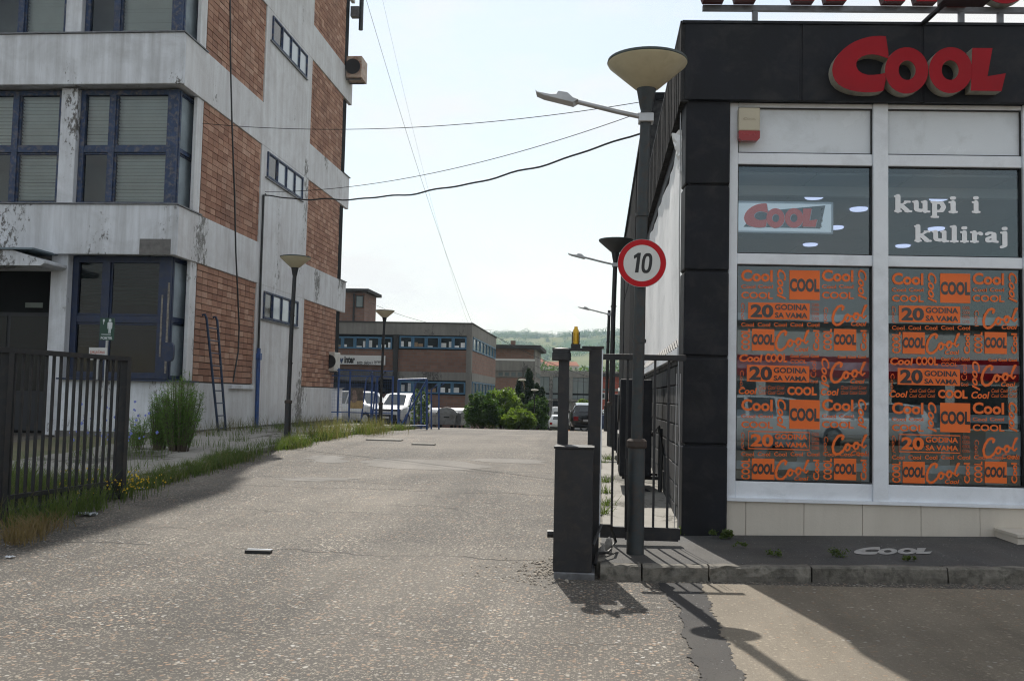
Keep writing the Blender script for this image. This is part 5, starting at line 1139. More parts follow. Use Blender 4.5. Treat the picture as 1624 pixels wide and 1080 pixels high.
# long grey hall at the end
Y3 = 104; b3 = thing('grey_hall', 'long grey hall with tall clouded windows and dark garage bays', 'building', (-2, Y3, -2)); G = fpart(b3)
x0, x1 = aty(838, 600, Y3).x, aty(1010, 600, Y3).x; z3 = {k: aty(900, k, Y3).z for k in (588, 598, 624, 626, 633, 636, 681)}
G(MB().box(x0, x1, Y3+.5, Y3+14, -3, z3[588]), 'core', M_DARK); G(MB().box(x0, x1, Y3, Y3+.5, z3[598], z3[588]), 'parapet', M_CONC); G(MB().box(x0, x1, Y3-.6, Y3+.5, z3[636], z3[633]), 'floor_slab', M_CONC)
px = 840
while px < 1000:
    xa = aty(px, 610, Y3).x; G(MB().box(xa, xa+.35, Y3-.1, Y3+.4, z3[633], z3[598]), 'column', M_CONC); G(MB().box(xa, xa+.4, Y3-.2, Y3+.4, -3, z3[636]), 'column', M_CONC)
    xb = aty(px+31.5, 610, Y3).x
    for za, zb__, m_ in ((z3[624], z3[598], M_LGLASS), (z3[633], z3[626], M_LGLASS)):
        n = 3
        for k in range(n): p0_, p1_ = xa+.35+(xb-xa-.35)*k/n, xa+.35+(xb-xa-.35)*(k+1)/n-.05; G(MB().box(p0_, p1_, Y3+.1, Y3+.16, za+.03, zb__-.03), 'pane', m_)
    px += 31.5
a, b_ = aty(906, 637.5, Y3), aty(936, 681, Y3); G(MB().box(a.x, b_.x, Y3-.05, Y3+.05, b_.z, a.z), 'garage_door', mat('pale garage door', (.42, .41, .42), .6))
Y4 = 88; b4 = thing('red_brick_house', 'red brick house with a white window seen between the gate pillar and lamp', 'building', (1.5, Y4, -1)); H4 = fpart(b4)
a, b_ = aty(951, 597, Y4), aty(1000, 680, Y4); H4(MB().box(a.x, b_.x, Y4, Y4+6, -2, a.z), 'wall', mat('red render', (.30, .07, .045), .9, 0, .2, 1)); H4(MB().box(a.x-.3, b_.x, Y4-.3, Y4+6.2, a.z, a.z+.3), 'roof', M_ROOFD)
a, b_ = aty(954, 623, Y4), aty(965, 633, Y4); wf = H4(MB().box(a.x, b_.x, Y4-.05, Y4+.02, b_.z, a.z), 'window', M_WHITEP); H4(MB().box(a.x+.08, (a.x+b_.x)/2-.04, Y4-.065, Y4-.051, b_.z+.08, a.z-.08).box((a.x+b_.x)/2+.04, b_.x-.08, Y4-.065, Y4-.051, b_.z+.08, a.z-.08), 'pane', M_FGLASS, wf)
H4(MB().box(aty(951, 600, Y4).x-.02, aty(1000, 600, Y4).x, Y4-.06, Y4, aty(955, 620, Y4).z, aty(955, 616, Y4).z), 'concrete_band', M_CONC)
# houses on the slope
M_RT = mat('terracotta roof', (.33, .13, .075), .9, 0, .2, .3); M_HW = mat('pale house wall', (.50, .44, .37), .9)
for k, (px, py, w, lab) in enumerate(((876, 577, 12, 'pale house with a terracotta roof below the hill left of the beacon post'), (906, 577, 10, 'pale house with a terracotta roof right of the beacon post'), (855, 571, 8, 'small pale house among trees under the field'), (838, 577, 7, 'small house just right of the conifer tops'))):
    Yh = 300+k*22; c = aty(px, py, Yh); h = thing('hill_house', lab, 'house', (c.x, Yh, c.z-6), .2*k, 'houses below the hill')
    MB().box(-w/2, w/2, 0, 8, -3, 5.2).build('wall', M_HW, h)
    MB().add([(-w/2-.5, -.6, 5), (w/2+.5, -.6, 5), (w/2+.5, 8.6, 5), (-w/2-.5, 8.6, 5), (-w/2+.8, 4, 8), (w/2-.8, 4, 8)], [(0, 1, 5, 4), (1, 2, 5), (2, 3, 4, 5), (3, 0, 4), (0, 3, 2, 1)]).build('roof', M_RT, h)
    h.scale = (.5,)*3; h.location.z = c.z-3.2
    for q in range(3): MB().box(-w/2+1+q*w/3, -w/2+2.1+q*w/3, -.05, .02, 2.2, 3.8).build('window', M_FGLASS, h)

# ================================================================== vehicles
M_TYRE = mat('tyre rubber', (.018, .018, .018), .9); M_RIMM = mat('alloy rim', (.35, .36, .37), .35, .7); M_CARGL = mat('car glass', (.04, .05, .055), .04, 0, .1, 1, spec=.8)
M_LAMP = mat('clear head lamp', (.55, .56, .58), .1); M_TAIL = mat('red tail lamp', (.30, .01, .015), .2); M_PLATE = mat('white plate', (.6, .6, .6), .5); M_TRIM = mat('black trim', (.018, .018, .02), .6)
M_CW = mat('white car paint', (.62, .63, .64), .25, 0, .04, 1, coat=.6); M_CB = mat('black car paint', (.012, .012, .014), .2, 0, .1, 1, coat=.8)
def car(label, loc, rz, m, kind='hatch', k=1.0, dark_front=False, name='parked_car', cat='car', group='parked cars'):
    t = thing(name, label, cat, loc, rz, group)
    if kind == 'hatch':   # rear at y=-2, front at y=+2 ; (y, z_low, z_belt, z_top, half_low, half_belt, half_top)
        S = [(-2.06, .42, .74, .76, .70, .72, .70), (-1.98, .30, .92, 1.02, .80, .82, .70), (-1.72, .22, .95, 1.38, .84, .86, .60), (-1.2, .20, .93, 1.47, .85, .87, .60), (-.3, .20, .91, 1.50, .86, .88, .61), (.35, .20, .90, 1.44, .86, .88, .60), (.98, .20, .90, .97, .86, .86, .74), (1.6, .22, .84, .90, .83, .82, .68), (1.98, .28, .72, .76, .76, .74, .62), (2.10, .38, .58, .62, .64, .62, .55)]; gl_ = (1, 6); r_ = .31; wy = (-1.28, 1.30)
    elif kind == 'suv':
        S = [(-2.2, .5, .95, 1.0, .76, .78, .74), (-2.12, .36, 1.08, 1.3, .86, .88, .72), (-1.85, .30, 1.08, 1.66, .89, .91, .66), (-1.2, .28, 1.06, 1.72, .90, .92, .66), (-.2, .28, 1.04, 1.74, .90, .92, .67), (.45, .28, 1.03, 1.68, .90, .92, .66), (1.1, .28, 1.03, 1.10, .90, .90, .80), (1.75, .30, .98, 1.04, .87, .87, .76), (2.12, .36, .86, .92, .80, .80, .70), (2.24, .46, .68, .72, .70, .68, .6)]; gl_ = (1, 6); r_ = .36; wy = (-1.35, 1.42)
    else:                 # panel van
        S = [(-2.5, .45, 1.15, 1.9, .86, .86, .70), (-2.44, .32, 1.15, 2.18, .90, .90, .74), (-1.5, .28, 1.15, 2.25, .92, .93, .76), (0, .28, 1.15, 2.27, .92, .93, .76), (.9, .28, 1.15, 2.18, .92, .93, .74), (1.7, .28, 1.12, 1.24, .90, .90, .80), (2.2, .32, .98, 1.05, .84, .84, .72), (2.4, .42, .75, .80, .74, .72, .62)]; gl_ = (0, 5); r_ = .34; wy = (-1.55, 1.6)
    vs_ = []; n = 12
    for (y, zl, zb, zt, wl, wb, wt) in S:
        zm = zl+(zb-zl)*.5
        half = [(wl*.92, zl), (wl, zl+.08), (max(wl, wb)*1.01, zm), (wb, zb), (wt, zt-.04*(zt-zb)), (wt*.8, zt)]
        vs_ += [(x, y, z) for x, z in half]+[(-x, y, z) for x, z in reversed(half)]
    fs = []
    for i in range(len(S)-1):
        for q in range(n): fs.append((i*n+q, i*n+(q+1) % n, (i+1)*n+(q+1) % n, (i+1)*n+q))
    fs += [tuple(range(n)), tuple(range((len(S)-1)*n+n-1, (len(S)-1)*n-1, -1))]
    MB().add(vs_, fs).build('body', m, t, recalc=True, smooth=True)
    P = lambda i, q: Vector(vs_[i*n+q])
    def panel(c4, name, inset=.06, off=.012, mm=M_CARGL):
        c = sum(c4, Vector())/4; nrm = (c4[1]-c4[0]).cross(c4[3]-c4[0]).normalized()
        if nrm.dot(c-Vector((0, c.y*.6, .8))) < 0: nrm = -nrm
        MB().add([p+(c-p)*(inset/(c-p).length)*1.3+nrm*off for p in c4], [(0, 1, 2, 3)]).build(name, mm, t)
    g0, g1 = gl_
    if kind != 'van':
        for i in range(g0+1, g1):
            panel([P(i, 3), P(i+1, 3), P(i+1, 4), P(i, 4)], 'side_window'); panel([P(i, 8), P(i+1, 8), P(i+1, 7), P(i, 7)], 'side_window')
    else:
        panel([P(3, 3), P(4, 3), P(4, 4), P(3, 4)], 'side_window'); panel([P(3, 8), P(4, 8), P(4, 7), P(3, 7)], 'side_window')
    iw = g1-1; panel([P(iw, 5), P(iw, 6), P(iw+1, 6), P(iw+1, 5)], 'windscreen', .07)
    if kind != 'van': panel([P(1, 5), P(1, 6), P(2, 6), P(2, 5)], 'rear_window', .07)
    else: panel([P(0, 3)+Vector((0, 0, .1)), P(0, 8)+Vector((0, 0, .1)), P(0, 7), P(0, 4)], 'rear_window', .12)
    yr, yf = S[0][0], S[-1][0]
    for sx in (-1, 1):
        MB().box(sx*.62-.12, sx*.62+.12, yr-.02, yr+.14, S[0][2]-.16, S[0][2]+.06).build('tail_light', M_TAIL, t, bevel=.02)
        MB().box(sx*.60-.16, sx*.60+.16, yf-.30, yf-.06, S[-2][2]-.17, S[-2][2]-.02).build('headlight', M_LAMP, t, bevel=.03)
        MB().box(sx*(S[5][5]+.02)-.02 if sx < 0 else sx*(S[5][5]+.02)-.10, sx*(S[5][5]+.02)+.10 if sx < 0 else sx*(S[5][5]+.02)+.02, S[g1-1][0]+.25, S[g1-1][0]+.36, S[5][2]+.02, S[5][2]+.16).build('side_mirror', m, t, bevel=.02) if True else 0
        for y in wy:
            xw = sx*(S[4][4] if kind != 'van' else .9)
            w = MB().tube([(xw-sx*.2, y, r_), (xw+sx*.015, y, r_)], r_, 20).build('wheel', M_TYRE, t); MB().tube([(xw+sx*.0, y, r_), (xw+sx*.022, y, r_)], r_*.62, 16).build('rim', M_RIMM, w)
    MB().box(-.26, .26, yr-.025, yr, .55, .66).build('rear_plate', M_PLATE, t); MB().box(-.26, .26, yf, yf+.02, .46, .56).build('front_plate', M_PLATE, t)
    MB().box(-.72, .72, yr-.01, yr+.1, .30, .42).build('rear_bumper', M_TRIM, t, bevel=.02)
    MB().box(-.66, .66, yf-.14, yf+.012, S[-1][1]-.08, S[-1][2]-(.02 if dark_front else .14)).build('front_bumper', M_TRIM, t, bevel=.03)
    if dark_front: MB().box(-.80, .80, yf-.32, yf-.06, .36, .92).build('grille', M_TRIM, t, bevel=.03)
    t.scale = (k,)*3; return t
def carpx(px, py, Y): p = aty(px, py, Y); return (p.x, Y, ground(p.x, Y))
car('white high roofed car nearest the office block behind the blue fence', carpx(574, 670, 45.5), math.radians(-128), M_CW, 'suv', .97)
car('white car with a black front facing the lane behind the blue gate frame', carpx(636, 670, 44.5), math.radians(170), M_CW, 'suv', .92, True)
car('silver grey car parked deeper behind the wire fence between the two white cars', carpx(607, 662, 51), math.radians(-100), mat('silver car paint', (.42, .44, .46), .25, .3, .04, 1, coat=.6), 'hatch', 1.0)
car('black hatchback seen from behind right of the slim gate post', carpx(929, 684, 46), math.radians(4), M_CB, 'hatch', .92)
car('white panel van parked far down behind the slim gate post', carpx(888, 677, 84), math.radians(2), M_CW, 'van', .92, name='parked_van', cat='van')
car('small white hatchback parked in front of the far van', carpx(886, 677, 76), math.radians(0), M_CW, 'hatch', .86)
car('white car half hidden between the gate pillar and the sooty lamp', carpx(962, 665, 62), math.radians(80), M_CW, 'hatch', 1.0)
p = carpx(959, 684, 40); bt = thing('blue_barrel', 'blue drum standing beside the sooty lamp post', 'barrel', p); MB().lathe((0, 0, 0), [(.0, 0), (.22, 0), (.23, .05), (.22, .3), (.235, .33), (.22, .37), (.22, .62), (.2, .7), (.0, .7)], 18, False).build('drum', M_FBLUE, bt, smooth=True); MB().lathe((0, 0, .7), [(.21, 0), (.21, .03), (.0, .04)], 18, False).build('lid', M_FBLUE, bt)
p = carpx(905.5, 680, 66); oc = thing('orange_barrel', 'small orange barrel standing beside the far van', 'barrel', p); MB().lathe((0, 0, 0), [(.3, 0), (.3, .04), (.2, .05), (.16, .9), (.1, 1.2), (.0, 1.2)], 14, False).build('body', mat('orange plastic', (.55, .2, .03), .5), oc)

# ================================================================== blue wire fence, its gate, containers
fn_ = thing('wire_fence', 'blue tubular fence with wire mesh in front of the white cars', 'fence', (-10, 35.5, .3)); YFn = 35.5
def fx(px): return aty(px, 640, YFn).x
zg = ground(-9, YFn); z_t = lambda py: aty(600, py, YFn).z
for px, py in ((536, 585), (554, 590), (589, 594), (597, 598), (622, 596)): MB().tube([(fx(px), YFn, zg-.1), (fx(px), YFn, z_t(py))], .04, 8).build('post', M_STEELB, fn_, world=True)
for px in (575, 592): MB().tube([(fx(px-3), YFn+.05, zg), (fx(px+4), YFn+.05, z_t(602)), (fx(px+14), YFn+.05, z_t(590))], .03, 8).build('angled_strut', M_STEELB, fn_, world=True)
for y0, y1 in ((588, 588), (597, 597), (655, 655)): MB().tube([(fx(525), YFn, z_t(y0)), (fx(622), YFn, z_t(y1))], .022, 6).build('rail', M_STEELB, fn_, world=True)
mb = MB()
for k in range(16): z = zg+.1+k*.13; mb.bar((fx(525), YFn, z), (fx(622), YFn, z), .004)
for k in range(36): x = fx(525)+(fx(622)-fx(525))*k/35; mb.bar((x, YFn, zg), (x, YFn, z_t(590)), .003)
tag(mb.build('mesh_wires', M_STEELB, fn_, world=True), kind='stuff')
ga = thing('wire_gate', 'blue gate frame with a long diagonal brace and wire mesh standing ajar', 'gate', (-7.5, 35.0, .3)); YG2 = 35.0
def q2(px, py): p = aty(px, py, YG2); return (p.x, YG2, p.z)
for a, b_, r_ in (((632, 684), (632, 602), .05), ((677, 682), (677, 602), .04), ((632, 602), (677, 601), .035), ((632, 676), (677, 675), .03)): MB().tube([q2(*a), q2(*b_)], r_, 8).build('frame_tube', M_STEELB, ga, world=True)
MB().tube([q2(636, 675), q2(676, 604)], .032, 8).build('diagonal_brace', M_STEELB, ga, world=True); MB().tube([q2(642, 676), q2(660, 606)], .022, 8).build('diagonal_brace', M_STEELB, ga, world=True)
mb = MB()
for k in range(18): a, b_ = q2(632, 604+k*4.1), q2(677, 604+k*4.1); mb.bar(a, b_, .0035)
for k in range(20): a, b_ = q2(633+k*2.3, 603), q2(633+k*2.3, 676); mb.bar(a, b_, .003)
tag(mb.build('mesh_wires', M_STEELB, ga, world=True), kind='stuff')
f2 = thing('wire_fence', 'short run of blue fence posts with bent tops right of the open gate frame', 'fence', (-6.5, 36.5, .3))
for px, pt in ((657, 610), (668, 618), (684, 618), (696, 615)): a, b_, c = (aty(px, 681, 36.5), aty(px, pt, 36.5), aty(px+9, pt-8, 36.5)); MB().tube([a, b_, c], .032, 8).build('post', M_STEELB, f2, world=True)
mb = MB()
for k in range(12): a, b_ = aty(650, 622+k*4.8, 36.5), aty(697, 622+k*4.8, 36.5); mb.bar(a, b_, .003)
tag(mb.build('mesh_wires', M_STEELB, f2, world=True), kind='stuff')
po = thing('fence_poster', 'weathered poster board with dark top and ochre foot tied to the blue fence', 'poster', (-9.4, 35.4, .6)); a, b_ = aty(556.5, 615, 35.4), aty(575.5, 648, 35.4); zc = a.z+(b_.z-a.z)*.62
MB().box(a.x, b_.x, 35.38, 35.42, b_.z, a.z).build('board', mat('poster brown', (.12, .10, .085), .6, 0, .4, 9), po, world=True)
MB().box(a.x+.005, b_.x-.005, 35.374, 35.379, b_.z+.005, zc).build('lower_print', mat('poster ochre', (.42, .30, .14), .6, 0, .3, 8), po, world=True)
w = b_.x-a.x; mb = MB()
for (cx_, cz_, rx_, rz_) in ((.3, .78, .16, .13), (.35, .55, .2, .2), (.3, .4, .22, .12)): mb.poly([ell(a.x+w*cx_, b_.z+(a.z-b_.z)*cz_, w*rx_, (a.z-b_.z)*rz_, 0, 360, 14)], lambda p, q, d: (p, 35.372-d, q), .001*cx_)
mb.build('figure_print', mat('poster figure', (.26, .19, .16), .6, 0, .5, 14), po, world=True)
M_BIN = mat('galvanised bin steel', (.30, .31, .32), .5, .4, .3, 3, dirt=(.13, .11, .09), dirt_amt=.7)
def bin_(label, px, Y, rz, k=.86):
    p = aty(px, 676, Y); t = thing('waste_container', label, 'waste container', (p.x, Y, ground(p.x, Y)), rz, 'waste containers beside the bushes')
    MB().add([(-.58, -.42, .22), (.58, -.42, .22), (.58, .42, .22), (-.58, .42, .22), (-.68, -.53, 1.02), (.68, -.53, 1.02), (.68, .53, 1.02), (-.68, .53, 1.02)], [(0, 3, 2, 1), (4, 5, 6, 7), (0, 1, 5, 4), (1, 2, 6, 5), (2, 3, 7, 6), (3, 0, 4, 7)]).build('tub', M_BIN, t, bevel=.03)
    MB().poly([[(-.69, 1.03), (.69, 1.03), (.66, 1.16), (.50, 1.32), (.25, 1.42), (0, 1.45), (-.25, 1.42), (-.50, 1.32), (-.66, 1.16)]], lambda a, b, d: (a, d, b), -.56, .54).build('lid', M_BIN, t, recalc=True)
    for x in (-.72, .72): MB().box(x-.05, x+.05, -.5, .5, .9, 1.12).build('side_arm', M_BIN, t, bevel=.01)
    MB().box(-.2, .2, -.545, -.50, .72, .80).build('handle', M_TRIM, t)
    for x in (-.45, .45):
        for y in (-.32, .32): MB().tube([(x-.03, y, .1), (x+.03, y, .1)], .1, 12).build('wheel', M_TYRE, t)
    t.scale = (k,)*3
bin_('grey domed waste container standing endwise in the middle of its row', 708, 47, math.radians(8), .70); bin_('grey domed waste container right next to the bushes', 725.5, 47.9, math.radians(80), .70); bin_('pale waste container at the left of its row behind the fence posts', 689, 48.8, math.radians(70), .70)
# more lines overhead
cnr = aty(748, 513, YW); cable('steep_wire', 'thin wire running steeply from the workshop roof corner up to the office block roof', sagline((cnr.x, YW, cnr.z+.05), aty(572, -30, 30), .5, 30), .007)
cable('steep_wire', 'fainter second wire left of the steep wire to the workshop roof', sagline(aty(742, 512, YW), aty(600, -30, 33), .8, 30), .0035)
cable('far_wire', 'thin wire sagging from the workshop corner toward the gate pillar and beyond', sagline((cnr.x, YW, cnr.z+.05), aty(1000, 612, 70), .6, 24), .016)
cable('roof_wire', 'thin wire sagging above the workshop roof from the brick tower', sagline(aty(583, 478, 64), aty(780, 523, 60), .5, 20), .012)
cable('far_wire', 'thin wire crossing above the brick annex toward the grey hall', sagline(aty(842, 576, 80), aty(945, 607, 95), .4, 16), .02)
# ================================================================== plants
def leaf_cloud(name, clumps, n, size, m, parent=None, world=True, flat=.0, rngseed=1):
    """leaf sized faces in many clumps: clumps = [(x, y, z, rx, ry, rz)]"""
    r = np.random.default_rng(rngseed); C_ = np.array(clumps, float); idx = r.integers(0, len(C_), n); d = r.normal(size=(n, 3)); d /= np.linalg.norm(d, axis=1)[:, None]
    rad = r.random(n)**.45; c = C_[idx, :3]+d*C_[idx, 3:6]*rad[:, None]
    a = r.normal(size=(n, 3)); a[:, 2] *= .7; a /= np.linalg.norm(a, axis=1)[:, None]; b = np.cross(a, r.normal(size=(n, 3))); b /= np.linalg.norm(b, axis=1)[:, None]
    s = size*r.uniform(.6, 1.35, n)[:, None]; V = np.stack([c-a*s, c+b*s*.48, c+a*s, c-b*s*.48], 1).reshape(-1, 3)
    return fast_mesh(name, V, 4, np.arange(n*4).reshape(n, 4), m, parent, world)
def clump_set(cx, cy, cz, rx, ry, rz, n, cr, seed):
    r = random.Random(seed); out = []
    for _ in range(n):
        t, f = r.random()*6.283, math.acos(r.uniform(-.75, 1)); q = r.uniform(.55, 1.0); k = r.uniform(.7, 1.35)*cr
        out.append((cx+rx*q*math.sin(f)*math.cos(t), cy+ry*q*math.sin(f)*math.sin(t), cz+rz*q*math.cos(f), k, k, k*.85))
    return out
L_DK = leafmat('dark hedge leaves', (.028, .065, .016), (.085, .155, .03), 1.2, .3); L_MD = leafmat('fresh bush leaves', (.06, .11, .022), (.18, .25, .05), 1.0, .4)
L_CY = leafmat('conifer needles', (.010, .026, .012), (.030, .058, .020), 1.5, .15); L_GR = leafmat('green grass', (.045, .075, .022), (.125, .165, .05), 2, .4)
L_DRY = leafmat('dry grass', (.10, .095, .05), (.23, .21, .12), 2, .35); L_FE = leafmat('feathery leaves', (.07, .15, .035), (.16, .27, .06), 2.5, .35); L_BR = leafmat('withered grass', (.12, .085, .045), (.24, .18, .09), 3, .3)
M_BARK = mat('bark', (.09, .07, .05), .9, 0, .3, 8); M_YEL = mat('yellow petals', (.65, .45, .02), .6); M_BLU = mat('chicory petals', (.18, .22, .55), .6)
tag(leaf_cloud('hillside_woods', hill_trees(3200, 4), 210000, .95, M_WOOD, rngseed=31), kind='stuff')
r_ = random.Random(9); vt = []
for _ in range(330):
    yy = r_.uniform(190, 400); xx = r_.uniform(-.2, .1)*yy-4; s = r_.uniform(.78, 1.1); h = (4.6+.034*yy)*s
    for q in range(4): vt.append((xx+r_.uniform(-2.5, 2.5), yy+r_.uniform(-2, 2), ground(xx, yy)+h*r_.uniform(.35, .85), 2.4*s, 2.4*s, 2.2*s))
tag(leaf_cloud('valley_trees', vt, 80000, .5, leafmat('valley foliage', (.035, .07, .02), (.10, .16, .045), .2, .35), rngseed=32), kind='stuff')
def bush(label, px, Y, w, h, n, size, m, name='bush', cat='bush', seed=1, depth=None):
    x = aty(px, 660, Y).x; z = ground(x, Y); t = thing(name, label, cat, (x, Y, z), 0, 'bushes and conifers at the lane end')
    cl = clump_set(x, Y, z+h*.48, w/2*.84, (depth or w)/2*.84, h*.47, 60, w*.12, seed)+clump_set(x, Y, z+h*.5, w/2*1.06, (depth or w)/2*1.06, h*.56, 46, w*.045, seed+50)+[(x+random.uniform(-.35, .35)*w, Y, z+h*.22, w*.2, w*.2, h*.24) for _ in range(6)]
    leaf_cloud('foliage', cl, n, size, m, t, rngseed=seed)
    mb = MB()
    for k in range(4): mb.tube([(x+.06*k-.1, Y, z-.1), (x+random.uniform(-.3, .3)*w, Y+random.uniform(-.2, .2), z+h*.6)], [.04, .015], 5)
    mb.build('stem', M_BARK, t, world=True); return t
bush('big round dark green bush right of the waste containers', 766, 44, 2.0, 1.62, 16000, .055, L_DK, seed=2)
bush('taller pale leafed bush behind the round dark bush', 795, 46.5, 2.4, 2.0, 9000, .085, L_MD, seed=3)
bush('low bright green bush at the right of the bush row', 822, 43.5, 1.7, .95, 8000, .06, L_MD, seed=4)
bush('dark rounded shrub at the foot of the conifers', 852, 49, 1.45, 1.75, 9000, .055, L_DK, seed=5)
bush('small yellowish bush inside the blue wire gate', 665, 40, .9, 1.7, 1800, .06, L_MD, seed=6)
bush('small green bush at the garage doors far down the lane', 925, 98, 2.2, 3.4, 2500, .16, L_MD, seed=7)
for k, (px, Y, w, h, lab) in enumerate(((823, 50, .8, 2.7, 'slim dark conifer at the left of the conifer group'), (838, 51, .95, 3.35, 'tallest dark conifer in the middle of the group'), (851, 52.5, .6, 2.5, 'slender conifer just right of the tallest one'), (859.5, 54, .5, 2.35, 'shortest conifer at the right of the group'))):
    x = aty(px, 650, Y).x; z = ground(x, Y); t = thing('conifer', lab, 'tree', (x, Y, z), 0, 'conifers at the lane end'); cl = []
    for i in range(70):
        f = random.random()**.8; rr2 = w/2*(1-f)**.55*(.9 if f > .1 else .7); a = random.random()*6.283; cl.append((x+rr2*.7*math.cos(a), Y+rr2*.7*math.sin(a), z+.1+h*f*.93, .13+.11*(1-f), .13+.11*(1-f), .24))
    leaf_cloud('crown', cl, 13000, .05, L_CY, t, rngseed=k+20); MB().tube([(x, Y, z-.1), (x, Y, z+h*.8)], [.07, .02], 6).build('trunk', M_BARK, t, world=True)
# small far lamps among the conifers
for px, py, lab in ((828, 603, 'pale far lamp head in front of the tallest conifer'), (848, 619, 'pale far lamp head by the slender conifer')):
    p = aty(px, py, 47.5); t = thing('garden_lamp', lab, 'lamp', (p.x, 47.5, ground(p.x, 47.5)), 0, 'lamps among the conifers'); z = p.z-ground(p.x, 47.5)
    MB().tube([(0, 0, 0), (0, 0, z-.05)], .03, 8).build('pole', M_POLED, t); MB().lathe((0, 0, z-.06), [(.04, 0), (.2, .07), (.16, .11), (.0, .12)], 16, False).build('shade', M_SHADEW, t, smooth=True)
# grasses
def blades(name, pts, h, w, lean, m, seed=3, parent=None, dz=0, label=None):
    r = np.random.default_rng(seed); P = np.array(pts, float); n = len(P); hh = (h*r.uniform(.45, 1.15, n))[:, None]; a = r.random(n)*6.283; ln = (lean*r.uniform(.2, 1.3, n))[:, None]
    dr = np.stack([np.cos(a), np.sin(a), np.zeros(n)], 1); b = r.random(n)*6.283; sd_ = np.stack([np.cos(b), np.sin(b), np.zeros(n)], 1)*(w*r.uniform(.6, 1.3, n))[:, None]/2; up = np.array([0, 0, 1.])
    mid = P+up*hh*.55+dr*hh*ln*.35; tip = P+up*hh*.95+dr*hh*ln; V = np.stack([P-sd_, P+sd_, mid+sd_*.8, mid-sd_*.8, tip+sd_*.15, tip-sd_*.15], 1).reshape(-1, 3)
    i = np.arange(n)*6; F_ = np.concatenate([np.stack([i, i+1, i+2, i+3], 1), np.stack([i+3, i+2, i+4, i+5], 1)]); o = fast_mesh(name, V, 4, F_, m, parent, parent is not None)
    if parent is None: tag(o, kind='stuff')
    return o
def scatter(n, fx_, fy_, dz=.0):
    out = []
    for _ in range(n): x = fx_(); y = fy_(x); out.append((x, y, ground(x, y)+dz))
    return out
def tufts(spots, per, spread, dz=0):
    out = []
    for (x, y) in spots:
        for _ in range(per): px, py = random.gauss(x, spread), random.gauss(y, spread*1.3); out.append((px, py, ground(px, py)+dz))
    return out
kerb_spots = []
for _ in range(150):
    y = random.uniform(12.5, 34)
    if y > 21 and random.random() < .65: continue
    if math.sin(y*1.9)+math.sin(y*.83+1) < -.55: continue
    kerb_spots.append((random.gauss(-6.86, .10), y))
blades('grass', tufts(kerb_spots, 60, .12), .24, .012, .5, L_GR, 1)
blades('dry_grass', tufts(random.sample(kerb_spots, 45), 26, .16), .26, .009, .7, L_DRY, 41)
leaf_cloud('weeds', [(x, y, ground(x, y)+.08, .16, .2, .10) for x, y in random.sample(kerb_spots, min(60, len(kerb_spots)))], 7000, .022, L_GR, rngseed=8)['kind'] = 'stuff'
blades('grass', tufts([(random.uniform(-10.0, -7.2), random.uniform(13, 30)) for _ in range(42)], 22, .14, .1), .24, .012, .5, L_GR, 2)
blades('grass', tufts([(random.uniform(-10.1, -9.4), random.uniform(21.5, 36)) for _ in range(30)], 22, .22, .1), .38, .009, .45, L_DRY, 4)
def weed_px(pts, per, spread, h, m, name, seed, w=.011, lean=.5): 
    S = []
    for q in pts: p = ong(*q, .05); S.append((p.x, p.y))
    return blades(name, tufts(S, per, spread, .03), h, w, lean, m, seed)
weed_px([(505, 692), (520, 690), (535, 688), (512, 694), (526, 692), (490, 695), (540, 686)], 75, .24, .5, L_DRY, 'dry_grass', 5)
weed_px([(500, 695), (520, 692), (535, 690), (548, 687)], 50, .25, .36, L_GR, 'grass', 6)
weed_px([(578, 686), (590, 686), (602, 684), (595, 688)], 100, .24, .52, L_DRY, 'dry_grass', 7); weed_px([(580, 688), (598, 686)], 80, .22, .40, L_GR, 'grass', 9)
weed_px([(455, 706), (470, 703), (430, 712), (400, 720), (380, 724), (360, 730)], 90, .2, .3, L_GR, 'grass', 10)
# behind and under the barred gate
blades('grass', tufts([(random.uniform(-9.5, -6.9), random.uniform(8.5, 13.5)) for _ in range(90)], 70, .18, .03), .42, .012, .5, L_GR, 11)
blades('dry_grass', tufts([(random.uniform(-8.6, -6.75), random.uniform(8.5, 13.0)) for _ in range(40)], 45, .15, .03), .35, .010, .6, L_DRY, 12)
weed_px([(20, 852), (45, 846), (60, 842), (35, 858), (10, 860), (75, 838)], 80, .10, .24, L_BR, 'withered_grass', 13, .009, .8); weed_px([(55, 830), (90, 822), (30, 835), (120, 812), (150, 806)], 110, .10, .33, L_GR, 'grass', 14)
def flowers(name, label, pts, n, h, m, r_=.012, seed=1):
    S = [ong(*q, .03) for q in pts]; base = []; heads = MB(); rr3 = random.Random(seed); t = thing(name, label, 'wildflowers', S[0])
    for _ in range(n):
        s = rr3.choice(S); x, y = rr3.gauss(s.x, .16), rr3.gauss(s.y, .2); z = ground(x, y); hh = h*rr3.uniform(.4, 1.1); base.append((x, y, z)); tx, ty = x+rr3.uniform(-.08, .08), y+rr3.uniform(-.08, .08)
        q = r_*rr3.uniform(.6, 1.3); c = Vector((tx, ty, z+hh)); ang = rr3.random()*6
        vs_ = [c+Vector((math.cos(ang+k*1.2566)*q, math.sin(ang+k*1.2566)*q*.8, rr3.uniform(-.5, .5)*q)) for k in range(5)]; heads.add(vs_, [(0, 1, 2, 3, 4)]); heads.add([c+Vector((0, -.3*q, -q)), c+Vector((q, 0, 0)), c+Vector((0, 0, q)), c+Vector((-q, 0, 0))], [(0, 1, 2, 3)])
    tag(blades('stems', base*3, h*.9, .006, .25, L_GR, seed, t), kind='stuff'); tag(heads.build('petals', m, t, world=True), kind='stuff'); return t
